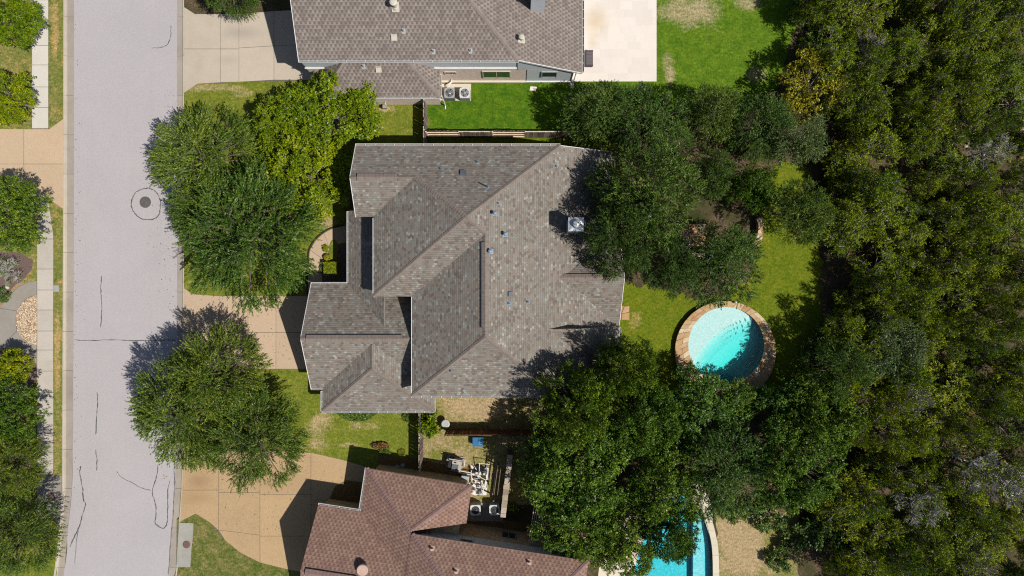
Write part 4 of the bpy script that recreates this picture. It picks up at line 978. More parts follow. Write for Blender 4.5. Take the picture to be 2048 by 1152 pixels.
for j in range(NA):
    a = 1 + (NRg - 1) * NA + j; b = 1 + (NRg - 1) * NA + (j + 1) % NA; fs.append((a, n0 + j, n0 + (j + 1) % NA, b))
k.add(vs, fs); k.build("basin", "pool_plaster", pool)
wv = [(pc[0] + (PR + .085) * math.cos(x), pc[1] + (PR + .085) * math.sin(x)) for x in np.linspace(0, 2 * math.pi, 64, endpoint=False)]
MB().prism(wv, -1.9, WL, bottom=True).build("water", "water_teal", pool)
c = P(1471, 604.5, .6); MB().lathe((c[0], c[1], .43), [(.05, 0), (.05, .08), (.11, .14), (.12, .22), (.08, .30), (.02, .33)], 16).build("deck_light", "white_pvc", None, label="small white globe light on the rim of the round pool", cat="light")
for i, (px, py) in enumerate(((1450, 730), (1477, 723))):
    c = P(px, py, 0); MB().lathe((c[0], c[1], -1.28), [(.14, 0), (.14, .04), (.08, .06)], 16).build("drain_cover", "slate_grey", pool)
# second pool
pool_b = thing("swimming_pool", "bright blue swimming pool with cream coping, half hidden under trees", "pool", (P(1350, 1100)[0], P(1350, 1100)[1], 0))
k = MB().prism(pool2, -1.4, -1.3); k = MB()
n = len(pool2); q = pool2
r = MB().prism([(a, b) for a, b in q], -1.11, -1.0); r.build("basin_floor", "pool_plaster_blue", pool_b)
k = MB(); k.add([(a, b, -1.35) for a, b in q] + [(a, b, 0.0) for a, b in q], [(i, (i + 1) % n, n + (i + 1) % n, n + i) for i in range(n)]); k.build("basin_wall", "pool_plaster_blue", pool_b)
bench = PP([(1389, 1000), (1404, 1030), (1410, 1100), (1410, 1200), (1389, 1200)]); MB().prism(bench, -1.05, -0.42).build("bench_step", "pool_plaster_blue", pool_b)
bench = PP([(1408, 1035), (1418, 1068), (1424, 1110), (1425, 1200), (1408, 1200)]); MB().prism(bench, -1.05, -0.6).build("bench_step", "pool_plaster_blue", pool_b)
MB().prism(pool2, -1.36, -0.12, bottom=True).build("water", "water_blue", pool_b)
oute = [(x + 13, y) for x, y in pool2_px if y > 1040 and x > 1400]; inne = [(x + .5, y) for x, y in pool2_px if y > 1040 and x > 1400]
m_ = len(oute)
for i in range(0, m_ - 1, 2):
    j = min(i + 2, m_ - 1)
    if j > i: slab(pool_b, inne[i:j + 1] + oute[i:j + 1][::-1], "cream_coping", 0.07, "coping_stone", 0.006)
deck2 = PP([(1200, 1120), (1230, 1050), (1262, 1000), (1300, 960), (1345, 950), (1400, 960), (1425, 1010), (1425, 1060)]) ; 
MB().prism(deck2 + PP([(1418, 1068), (1406, 1030), (1378, 990), (1335, 995), (1300, 1040), (1280, 1095), (1266, 1150), (1262, 1200), (1190, 1200)]), -0.1, 0.03).build("pool_deck", "cream_coping", kind='structure')

# flagstone terrace under the trees and stepping stones
def crazy(parent, region_px, n, z, seed, name="flagstone"):
    """irregular stones by shrinking voronoi-like cells of a jittered grid"""
    rnd = random.Random(seed); (x0, y0, x1, y1) = region_px; nx, ny = n
    gx = [[(x0 + (x1 - x0) * (i + (rnd.uniform(-.25, .25) if 0 < i < nx else 0)) / nx, y0 + (y1 - y0) * (j + (rnd.uniform(-.25, .25) if 0 < j < ny else 0)) / ny) for j in range(ny + 1)] for i in range(nx + 1)]
    for i in range(nx):
        for j in range(ny):
            slab(parent, [gx[i][j], gx[i + 1][j], gx[i + 1][j + 1], gx[i][j + 1]], "flagstone", z + rnd.uniform(0, .012), name, 0.03)
terr = thing("flagstone_terrace", "small flagstone terrace half hidden under the trees beside the curved stone bench", "terrace", P(1380, 480)); crazy(terr, (1330, 448, 1413, 520), (5, 5), .03, 3)
stp = thing("stepping_stones", "three tan flagstones set in the grass against the rear wall of the large house", "paving", P(1249, 625)); crazy(stp, (1232, 612, 1259, 640), (2, 2), .03, 8)
# curved stone seat wall
st = thing("stone_bench", "low curved stone seat wall on the back lawn", "stone wall", P(1508, 468))
arcp = [(1516, 437), (1519, 452), (1518, 468), (1513, 483), (1506, 497)]
q = smoothpts(arcp, 3); rnd = random.Random(5)
for i in range(0, len(q) - 1):
    a = Vector(P(*q[i], .0)); b = Vector(P(*q[i + 1], .0)); m0 = (a + b) / 2; ang = math.atan2((b - a).y, (b - a).x)
    MB().box((m0.x - .1, m0.y, .28), ((b - a).length - .012, .32, .56), ang).build("wall_stone", "ledge_stone", st)
    MB().box((m0.x - .1, m0.y, .60 + rnd.uniform(0, .015)), ((b - a).length - .012, .44, .08), ang).build("cap_stone", "flagstone", st)

# ------------------------------------------------------------------ fences
def fence(label, a, b, h=1.8, mat="fence_wood", rail="fence_rail", side=1, sections=None, seed=0):
    a = Vector((*a, 0)); b = Vector((*b, 0)); d = (b - a); L = d.length; d.normalize(); nn = Vector((-d.y, d.x, 0)) * side; ang = math.atan2(d.y, d.x)
    root = thing("wooden_fence", label, "fence", a); rnd = random.Random(seed)
    npost = max(1, round(L / 2.4)); meshes = {}
    for i in range(npost + 1):
        p = a + d * (L * i / npost); MB().box((p.x, p.y, h / 2), (.09, .09, h), ang).build("post", rail, root)
    for i in range(npost):
        s0 = L * i / npost; s1 = L * (i + 1) / npost; sd_ = sections[i % len(sections)] if sections else 1
        for zz in (.25, h * .5, h - .2):
            p = a + d * s0 - nn * .035 * sd_; q_ = a + d * s1 - nn * .035 * sd_
            MB().bar((p.x, p.y, zz), (q_.x, q_.y, zz), .07, .09).build("rail", rail, root)
        t = s0 + .07
        while t < s1 - .05:
            p = a + d * t + nn * .055 * sd_; hh = h + rnd.uniform(-.03, .03)
            me = meshes.get('b')
            if me is None:
                o = MB().box((0, 0, h / 2), (.135, .02, h)).build("board", mat, None, world=False); meshes['b'] = o.data; bpy.data.objects.remove(o); me = meshes['b']
            o = bpy.data.objects.new("board", me); COL.objects.link(o); o.parent = root
            o.location = (p.x - a.x, p.y - a.y, 0); o.rotation_euler = (rnd.uniform(-.012, .012), rnd.uniform(-.01, .01), ang + rnd.uniform(-.03, .03)); o.scale = (1, 1, hh / h)
            t += .142
    return root
fence("grey wooden fence running from the top neighbour's brick wall towards the large house", (-6.55, 14.0), (-6.55, 9.5), side=1, seed=1)
fence("weathered wooden fence between the bright green lawn and the large house, boards alternating sides", (-6.4, 11.62), (8.4, 11.62), side=-1, sections=[-1, 1, -1, 1, 1, -1], seed=2)
fence("grey wooden fence across the side yard behind the small leafy tree", (-6.88, -8.6), (-6.88, -13.6), side=1, seed=3)
fence("dark red brown wooden fence in shade beside the round grey table", (-5.0, -10.95), (9.5, -10.95), mat="fence_red", rail="fence_red", side=1, seed=4)
# masonry wall by the pool equipment
mw = thing("stone_wall", "narrow mottled stone wall in dappled shade beside the pool equipment", "wall", P(1012, 980)); rnd = random.Random(9)
q = smoothpts([(1020, 910), (1016, 950), (1011, 990), (1006, 1035)], 4)
for i in range(len(q) - 1):
    a = Vector(P(*q[i], 1.5)); b = Vector(P(*q[i + 1], 1.5)); m0 = (a + b) / 2; ang = math.atan2((b - a).y, (b - a).x); L = (b - a).length
    MB().box((m0.x, m0.y, .7), (L - .01, .36, 1.4), ang).build("wall_stone", "ledge_stone", mw)
    MB().box((m0.x, m0.y, 1.44 + rnd.uniform(0, .03)), (L - .015, .42 + rnd.uniform(-.04, .04), .09), ang + rnd.uniform(-.05, .05)).build("cap_stone", "ledge_stone", mw)
gt = thing("wooden_gate", "open wooden gate frame of long pale rails in the dark strip beside the pool equipment", "gate", P(998, 960))
for x in (993, 1003): 
    a = P(x, 925, 1.2); b = P(x - 8, 990, 1.2); MB().bar(a, b, .05, .07).build("rail", "fence_wood", gt)
for zz in (.4, 1.45):
    a = P(996, 930, zz); b = P(988, 990, zz); MB().bar(a, b, .04, .07).build("rail", "fence_wood", gt)
for t in (0, 1):
    a = Vector(P(996, 930, 0)).lerp(Vector(P(988, 990, 0)), t); MB().box((a.x, a.y, .75), (.1, .1, 1.5)).build("post", "fence_wood", gt)
# dark metal fence at the edge of the woods, top
mf = thing("metal_fence", "black metal picket fence at the edge of the woods at the top", "fence", P(1630, 20))
a = Vector(P(1620, -60)); b = Vector(P(1632, 60)); 
for zz in (.2, 1.25): MB().bar(a + Vector((0, 0, zz)), b + Vector((0, 0, zz)), .03, .04).build("rail", "dark_metal", mf)
for i in range(37):
    p = a.lerp(b, i / 36); MB().box((p.x, p.y, .68), (.02, .02, 1.36)).build("picket", "dark_metal", mf)

# ------------------------------------------------------------------ machines
def ac_unit(label, c, body, fanc, rz=0.0, s=.78, h=.85, guard="fan_metal"):
    root = thing("air_conditioner", label, "air conditioner", (c[0], c[1], .06), "air conditioner units beside the houses", rz)
    def bl(k, n_, m_, par=root): return k.build(n_, m_, par, world=False)
    k = MB(); k.box((0, 0, h / 2), (s * .96, s * .96, h)); cab = bl(k, "cabinet", body)
    k = MB()
    for side in range(4):
        ca, sa = math.cos(side * math.pi / 2), math.sin(side * math.pi / 2)
        for i in range(11):
            t = -s * .42 + s * .084 * i; x, y = t, -s * .485; k.box((x * ca - y * sa, x * sa + y * ca, h * .48), (.02, .02, h * .8))
    bl(k, "side_grille", "slate_grey", cab)
    k = MB(); n = 32; rr = s * .40; sq = []
    for i in range(n):
        a = 2 * math.pi * i / n; m_ = 1 / max(abs(math.cos(a)), abs(math.sin(a))); m_ = min(m_, 1.27); sq.append((s / 2 * m_ * math.cos(a), s / 2 * m_ * math.sin(a)))
    k.prism(sq, h - .02, h + .05, [[(rr * math.cos(2 * math.pi * i / n), rr * math.sin(2 * math.pi * i / n)) for i in range(n)]]); bl(k, "top_panel", body)
    k = MB(); k.lathe((0, 0, h + .003), [(rr * .99, 0), (rr * .99, .01)], 32); bl(k, "fan_well", "black_plastic")
    k = MB()
    for i in range(4):
        a0 = i * math.pi / 2 + .4; vs = []
        for r0, w0, z0, z1 in ((.07, .05, .018, .03), (rr * .9, .17, .014, .034)):
            d = Vector((math.cos(a0), math.sin(a0), 0)); t = Vector((-d.y, d.x, 0)); vs += [d * r0 - t * w0 + Vector((0, 0, h + z0)), d * r0 + t * w0 + Vector((0, 0, h + z1))]
        k.add(vs, [(0, 2, 3, 1)])
    bl(k, "fan_blades", fanc)
    k = MB(); k.lathe((0, 0, h + .03), [(.09, 0), (.09, .03), (.05, .045)], 20); bl(k, "fan_hub", fanc)
    k = MB()
    for i in range(24):
        a0 = 2 * math.pi * i / 24; k.bar((.08 * math.cos(a0), .08 * math.sin(a0), h + .07), (rr * math.cos(a0), rr * math.sin(a0), h + .052), .007, .007)
    for r_ in (.4, .7, .96):
        for i in range(24):
            a0, a1 = 2 * math.pi * i / 24, 2 * math.pi * (i + 1) / 24; k.bar((rr * r_ * math.cos(a0), rr * r_ * math.sin(a0), h + .06), (rr * r_ * math.cos(a1), rr * r_ * math.sin(a1), h + .06), .007, .007)
    bl(k, "fan_guard", guard)
    return root
pad = thing("equipment_pad", "pale concrete pad under the two grey air conditioners beside the brick wall", "concrete pad", P(912, 186)); slab(pad, [(874, 168), (942, 168), (942, 202), (874, 201)], "cream_coping", .06, "pad_slab")
ac_unit("grey air conditioner nearest the side roof corner with a shiny fan, by the brick wall", P(899, 186, .9), "ac_grey", "fan_metal")
ac_unit("pale grey air conditioner nearest the green lawn, by the brick wall", P(929.5, 186, .9), "ac_white", "ac_grey")
pad = thing("equipment_pad", "shaded concrete pad under the two white topped air conditioners by the brown roof", "concrete pad", P(970, 1025)); slab(pad, [(934, 1005), (1006, 1005), (1006, 1042), (934, 1042)], "old_concrete", .06, "pad_slab")
ac_unit("white topped air conditioner with black fan tucked against the brown roof edge", P(951, 1020, .9), "ac_white", "black_plastic", .03, guard="slate_grey")
ac_unit("white topped air conditioner with black fan next to the stone wall", P(989, 1020, .9), "ac_white", "black_plastic", .03, guard="slate_grey")
# refrigerant lines and downspout bits by brick wall
k = MB(); 
for dx in (0, .12): k.tube([P(897 + dx * 20, 176, .5), P(895 + dx * 20, 170, .55), P(903 + dx * 20, 163, .5), (P(903 + dx * 20, 160, .6)[0], 15.86, .6)], .035, 8)
k.build("refrigerant_pipe", "white_pvc", None, label="short bundle of white insulated pipes between the air conditioner and the brick wall", cat="pipes")
# pool heater
c = P(909, 931, 1.0); r0 = math.radians(-8.7)
ht = thing("pool_heater", "grey pool heater box with a dark vent panel standing on the side lawn", "pool heater", (c[0], c[1], 0), rz=r0)
MB().box((-.05, .02, .05), (1.25, .95, .1)).build("pad_slab", "grey_concrete", ht, world=False)
MB().box((-.30, 0, .5), (.35, .80, .85)).build("cabinet", "black_plastic", ht, world=False)
MB().box((.15, -.02, .55), (.72, .80, .95), 0, .97).build("cabinet", "tan_plastic", ht, world=False)
MB().box((.06, -.14, 1.04), (.48, .46, .04)).build("vent_panel", "slate_grey", ht, world=False)
MB().box((.02, .24, 1.04), (.18, .09, .03)).build("control_panel", "black_plastic", ht, world=False)
MB().tube([(.55, -.2, .3), (.7, -.2, .3), (.7, .35, .3), (.55, .35, .3)], .035).tube([(-.5, .3, .9), (-.62, .3, .9), (-.62, .3, .1)], .035).tube([(-.5, .42, .95), (.5, .42, .95)], .03).build("pipe", "white_pvc", ht, world=False)
# pool equipment: pad, pipework, pumps, filters
ep = thing("equipment_pad", "mottled concrete pad crowded with white pool pipes and pumps", "concrete pad", P(960, 960))
slab(ep, [(941, 930), (979, 936), (973, 990), (948, 990), (944, 965)], "travertine", .06, "pad_slab")
pw = thing("pool_pipework", "tangle of white plastic pool pipes on the equipment pad", "pipes", P(960, 960))
k = MB()
def pipe(pts, r=.038): k.tube([P(x, y, z) for x, y, z in pts], r * .72, 8)
pipe([(942, 932, .3), (943, 950, .3), (944, 968, .3)], .05); pipe([(917, 941, .35), (944, 946, .35)], .06); pipe([(917, 945, .25), (944, 950, .25)], .06); pipe([(957, 926, .8), (979, 929, .8), (979, 929, .1)]); pipe([(959, 926, .8), (958, 952, .5)], .045); pipe([(979, 930, .5), (976, 960, .4), (973, 975, .4)], .045)
pipe([(938, 967, .4), (953, 969, .4)], .05); pipe([(953, 974, .5), (972, 977, .5)], .055); pipe([(967, 968, .5), (966, 990, .3)], .05); pipe([(951, 988, .3), (968, 990, .3)], .05); pipe([(945, 945, .2), (955, 952, .5), (960, 960, .2)], .045); pipe([(948, 958, .3), (962, 955, .5), (975, 962, .3)], .04)
pipe([(950, 935, .5), (956, 944, .2)], .045); pipe([(970, 938, .7), (975, 932, .2)], .045); pipe([(955, 980, .2), (962, 972, .6), (964, 964, .2)], .045); pipe([(937, 953, .1), (937, 967, .3)], .04)
k.build("pipe", "white_pvc", pw)
k = MB()
for x, y in ((945, 940), (958, 945), (962, 975), (975, 962), (953, 969), (944, 968)):
    c = P(x, y, .45); k.box(c, (.14, .14, .16), .4)
k.build("valve", "black_plastic", pw)
def pump(label, px, py, rz, mat):
    c = P(px, py, .2); t = thing("pool_pump", label, "pool pump", (c[0], c[1], .06), rz=rz)
    MB().tube([(-.32, 0, .17), (.05, 0, .17)], .11, 14).build("motor", mat, t, world=False); MB().lathe((.18, 0, 0), [(.12, 0), (.13, .25), (.1, .3), (.11, .36)], 16).build("strainer_pot", "black_plastic", t, world=False)
    MB().box((-.15, 0, .03), (.4, .2, .06)).build("foot", "black_plastic", t, world=False)
pump("black pool pump at the upper corner of the equipment pad", 951, 942, .3, "black_plastic"); pump("blue grey pool pump at the lower end of the equipment pad", 959, 983, 1.4, "slate_grey"); pump("dark pool pump in the middle of the equipment pad", 955, 958, -.3, "slate_grey")
def filt(label, px, py, mat, r=.24, h=.95):
    c = P(px, py, h); t = thing("pool_filter", label, "pool filter", (c[0], c[1], .06))
    MB().lathe((0, 0, 0), [(r * .9, 0), (r, .08), (r, h * .75), (r * .85, h * .9), (r * .3, h)], 20).build("tank", mat, t, world=False, smooth=False); MB().lathe((0, 0, h * .42), [(r * 1.06, 0), (r * 1.06, .06)], 20).build("band", "flashing_grey", t, world=False)
    MB().lathe((0, 0, h), [(.06, 0), (.07, .08), (.02, .1)], 12).build("gauge", "white_pvc", t, world=False)
filt("dark teal pool filter tank among the white pipes", 968, 947, "slate_grey"); filt("pale round pool filter tank beside the brown roof corner", 946, 985, "travertine", .2, .8)
c = P(931, 955, .5); t = thing("utility_box", "small shiny metal utility box beside the brown roof edge", "utility box", (c[0], c[1], 0), rz=r0)
MB().box((0, 0, .35), (.55, .26, .7)).build("case", "galvanised", t, world=False); MB().box((0, 0, .72), (.6, .3, .04)).build("lid", "galvanised", t, world=False)
# blue bin, round table, stones, stepping slab
c = P(956, 884, .6); t = thing("storage_bin", "blue storage bin with a pale square lid lying in tree shade", "storage bin", (c[0], c[1], 0))
MB().box((0, 0, .28), (.75, .62, .56), 0, 1.05).build("tub", "bin_blue", t, world=False); MB().box((0, 0, .58), (.82, .68, .05)).build("lid", "bin_blue", t, world=False); MB().box((.18, 0, .615), (.24, .4, .03)).build("lid_inset", "bin_pale", t, world=False)
c = P(891, 848, .7); t = thing("round_table", "small round pale grey garden table beside the leafy tree", "table", (c[0], c[1], 0))
MB().lathe((0, 0, .68), [(.29, 0), (.31, .02), (.31, .045), (.27, .055)], 28).build("table_top", "flashing_grey", t, world=False); MB().lathe((0, 0, 0), [(.2, 0), (.18, .03), (.035, .06), (.035, .68)], 14).build("pedestal", "ac_grey", t, world=False)
def rock(label, px, py, s, mat="rock_grey", seed=0, h=.5):
    c = P(px, py); bm = bmesh.new(); bmesh.ops.create_icosphere(bm, subdivisions=2, radius=1); rnd = random.Random(seed)
    for v in bm.verts: v.co *= rnd.uniform(.82, 1.12)
    for v in bm.verts: v.co.x *= s[0] / 2; v.co.y *= s[1] / 2; v.co.z *= h / 2
    me = bpy.data.meshes.new("rock"); bm.to_mesh(me); bm.free(); o = link("rock", me, mat, None, label, "rock"); o.location = (c[0], c[1], h * .25); return o
rock("flat grey rock in the mulch above the brown roof, dull one of a pair", 795, 934, (.5, .4), seed=1, h=.3); rock("pale grey rock in the mulch above the brown roof, lighter one of a pair", 806, 930, (.42, .4), seed=2, h=.35)
rock("small white rock by the walkway across the street", 16, 575, (.35, .3), "limestone_block", 3, .3)
o = slab(None, [(1061, 173), (1074, 174), (1071, 182), (1059, 181)], "travertine", .05, "paving_slab", label="single pale slab lying loose on the bright green lawn", cat="paving slab")
o = slab(None, [(1141, 164), (1147, 164), (1147, 177), (1141, 177)], "brick_pink", .06, "splash_block", label="narrow pinkish splash block under the downspout at the patio corner", cat="splash block")
# outdoor sofa on the patio
c = P(1178, 116, .5); t = thing("outdoor_bench", "dark wicker outdoor bench standing alone on the pale patio", "bench", (c[0], c[1], .024))
MB().box((0, 0, .22), (.62, 1.14, .30)).build("seat_frame", "wicker_dark", t, world=False)
for i in range(4): MB().box((.02, -.42 + i * .28, .40), (.44, .26, .09)).build("cushion", "cushion_dark", t, world=False)
MB().box((-.25, 0, .52), (.08, 1.14, .36)).build("backrest", "wicker_dark", t, world=False)
for s_ in (-1, 1): MB().box((.03, s_ * .545, .45), (.56, .06, .22)).build("armrest", "wicker_dark", t, world=False)
for sx in (-1, 1):
    for sy in (-1, 1): MB().box((sx * .26, sy * .5, .04), (.06, .06, .08)).build("leg", "dark_metal", t, world=False)
# mulch strip along the brown roofed house and green bin
MB().prism(wobble([tuple(off(A, e, n_).xy) for e, n_ in ((.2, -.35), (7.6, -.35), (7.6, .5), (.2, .5))], .04, .4, 2), -.1, .012).build("planting_bed", "mulch", kind='structure')
MB().prism([tuple(off(A, e, n_).xy) for e, n_ in ((-1.9, 2.0), (.5, 2.0), (.5, 3.7), (-3.0, 3.7), (-2.7, 2.6))], -.1, .03).build("planting_bed", "mulch", kind='structure')
MB().prism([tuple(off(A, e, n_).xy) for e, n_ in ((7.2, 3.2), (14, 3.2), (14, 4.2), (7.2, 4.2))], -.1, .012).build("planting_bed", "mulch", kind='structure')
# pergola beside the brown roofed house
pg = thing("pergola", "slatted wooden pergola mostly hidden under the big oak beside the brown roof", "pergola", P(1105, 1050)); zp = 2.6
ang = math.radians(-8.7)
pc0 = Vector(P(1104, 1052, zp)); 
for i in range(22):
    q = pc0 + EX * (-1.5 + i * .145); MB().bar(q - NX * 1.6, q + NX * 1.6, .05, .09).build("slat", "fence_rail", pg)
for s_ in (-1.2, 1.2):
    q = pc0 + NX * s_ - Vector((0, 0, .14)); MB().bar(q - EX * 1.6, q + EX * 1.6, .09, .18).build("beam", "fence_wood", pg)
for s_ in (-1.2, 1.2):
    for e_1 in (-1.4, 1.4):
        q = pc0 + NX * s_ + EX * e_1; MB().box((q.x, q.y, 1.2), (.12, .12, 2.4), ang).build("post", "fence_wood", pg)
c = P(751 + 330, 1037, .5)

# ------------------------------------------------------------------ foliage
def leaf_mesh(name, C_, D_, N_, L_, W_, tint, mat):
    n = len(C_)
    Wv = np.cross(N_, D_); Wv /= (np.linalg.norm(Wv, axis=1)[:, None] + 1e-9)
    V = np.empty((n, 4, 3), np.float32)
    V[:, 0] = C_ - D_ * (L_ / 2)[:, None]; V[:, 1] = C_ + Wv * (W_ / 2)[:, None]; V[:, 2] = C_ + D_ * (L_ / 2)[:, None]; V[:, 3] = C_ - Wv * (W_ / 2)[:, None]
    me = bpy.data.meshes.new(name); me.vertices.add(n * 4); me.vertices.foreach_set('co', V.reshape(-1))
    me.loops.add(n * 4); me.loops.foreach_set('vertex_index', np.arange(n * 4, dtype=np.int32))
    me.polygons.add(n); me.polygons.foreach_set('loop_start', np.arange(0, n * 4, 4, dtype=np.int32)); me.polygons.foreach_set('loop_total', np.full(n, 4, np.int32))
    me.update(calc_edges=True)
    at = me.attributes.new('tint', 'FLOAT', 'POINT'); at.data.foreach_set('value', np.repeat(np.clip(tint, 0, 1), 4).astype(np.float32))
    me.materials.append(MATS[mat]); return me
def unit(v): return v / (np.linalg.norm(v, axis=-1, keepdims=True) + 1e-9)

def crown(seed, R, Hc, z0, K, nspray, nleaf, L, aspect, mat, spread=(.5, .1), radial=.5, jitter=.6, lobe=(.26, .44), flat=1.0, lobes=None, reach=(.75, 1.2), tipbright=.25):
    """leafy crown: lobes over a dome, each lobe bristling with leafy sprays"""
    rng = np.random.default_rng(seed)
    if lobes is None:
        lobes = []
        for i in range(K):
            for _ in range(50):
                a = rng.uniform(0, 2 * np.pi); d = np.sqrt(rng.uniform(0, 1)) * R * .86
                rl = R * rng.uniform(*lobe)
                c = np.array([d * np.cos(a), d * np.sin(a), z0 + Hc * (max(0, 1 - (d / R) ** 2)) ** .5 * rng.uniform(.42, 1.0) - rl * .4 - .25 * Hc * (d / R) ** 2])
                if all(np.linalg.norm(c[:2] - l_[0][:2]) > .55 * min(rl, l_[1]) + .10 * R for l_ in lobes): break
            lobes.append((c, rl))
        # lower skirt lobes fill the inside
        for i in range(K // 3):
            a = rng.uniform(0, 2 * np.pi); d = np.sqrt(rng.uniform(0, 1)) * R * .7; lobes.append((np.array([d * np.cos(a), d * np.sin(a), z0 + Hc * rng.uniform(.0, .25)]), R * rng.uniform(.2, .3)))
    Cs, Ds, Ns, Ls, Ts = [], [], [], [], []
    tot = sum(r * r for _, r in lobes)
    for c, rl in lobes:
        ns = max(6, int(nspray * rl * rl / tot)); nl = nleaf
        d = unit(rng.normal(size=(ns, 3)) + np.array([0, 0, .45]))
        out = np.array([c[0], c[1], 0]) / R
        d = unit(d + out * radial); d[:, 2] = np.where(d[:, 2] < -.3, -d[:, 2], d[:, 2])
        # each spray starts on the lobe's shell and runs outward, bending with the crown
        ln = spread[0] * rng.uniform(.6, 1.5, ns); sd_ = unit(d + out * radial * 1.2 + np.array([0, 0, -.12]) + rng.normal(size=d.shape) * .35)
        s0 = c + d * (rl * rng.uniform(reach[0], reach[1], ns))[:, None] - sd_ * (ln * .5)[:, None]
        t = rng.uniform(0, 1.0, (ns, nl))
        o = rng.normal(size=(ns, nl, 3)) * (spread[1] * (1.1 - .7 * t))[..., None]
        pts = s0[:, None, :] + sd_[:, None, :] * (ln[:, None] * t)[..., None] + o
        pts[..., 2] -= .15 * ln[:, None] * t ** 2
        ax = unit(sd_[:, None, :] + rng.normal(size=pts.shape) * jitter)
        nm = unit(d[:, None, :] * .75 + unit(o) * .55 + np.array([0, 0, .55]) + rng.normal(size=pts.shape) * .35)
        lobe_t = rng.uniform(-.13, .13); spray_t = rng.normal(0, .15, (ns, 1))
        tt = .45 + lobe_t + spray_t + tipbright * (t - .5) + rng.normal(0, .18, (ns, nl))
        Cs.append(pts.reshape(-1, 3)); Ds.append(ax.reshape(-1, 3)); Ns.append(nm.reshape(-1, 3)); Ls.append((L * rng.uniform(.6, 1.3, (ns, nl))).reshape(-1)); Ts.append(tt.reshape(-1))
    Ls = np.concatenate(Ls)
    return leaf_mesh("crown", np.concatenate(Cs), np.concatenate(Ds), np.concatenate(Ns), Ls, Ls * aspect, np.concatenate(Ts), mat), lobes
def limbs(seed, lobes, z0, r0, H_, nsub=3, twig=False, rtip=.02):
    """tapered trunk forking to every lobe"""
    rng = random.Random(seed); k = MB(); fork = z0 * .75 + .2
    k.tube([(0, 0, -.1), (.03, .02, fork * .5), (rng.uniform(-.1, .1), rng.uniform(-.1, .1), fork)], [r0 * 1.25, r0, r0 * .8], 9)
    for c, rl in lobes:
        c = Vector(c); st = Vector((0, 0, fork * rng.uniform(.8, 1.0)))
        mid = st.lerp(c, .5) + Vector((rng.uniform(-.2, .2), rng.uniform(-.2, .2), rng.uniform(0, .3)))
        k.tube([st, mid, c], [r0 * .42, r0 * .26, r0 * .1], 6)
        for j in range(nsub):
            d = Vector((rng.gauss(0, 1), rng.gauss(0, 1), rng.gauss(.5, .7))).normalized() * rl * rng.uniform(.7, 1.0)
            k.tube([mid.lerp(c, rng.uniform(.4, 1)), c + d * .6, c + d], [r0 * .12, r0 * .06, rtip], 4, False)
    return k
def twigs(seed, lobes, n, r=.012, L=(.6, 1.1), up=.6):
    """fine bare twig fans around each lobe"""
    rng = random.Random(seed); k = MB()
    for c, rl in lobes:
        c = Vector(c)
        for j in range(n):
            d = Vector((rng.gauss(0, 1), rng.gauss(0, 1), abs(rng.gauss(up, .5)))).normalized()
            a = c + d * rl * rng.uniform(0, .4); e = c + d * rl * rng.uniform(*L)
            m_ = a.lerp(e, .5) + Vector((rng.uniform(-.1, .1), rng.uniform(-.1, .1), rng.uniform(-.05, .1))) * rl
            k.tube([a, m_, e], [r * 1.8, r * 1.2, r * .6], 3, False)
            for s_ in range(2):
                f = m_ + (d + Vector((rng.uniform(-.9, .9), rng.uniform(-.9, .9), rng.uniform(-.2, .5)))).normalized() * rl * rng.uniform(.25, .5)
                k.tube([m_, f], [r, r * .5], 3, False)
    return k
PROTO = {}
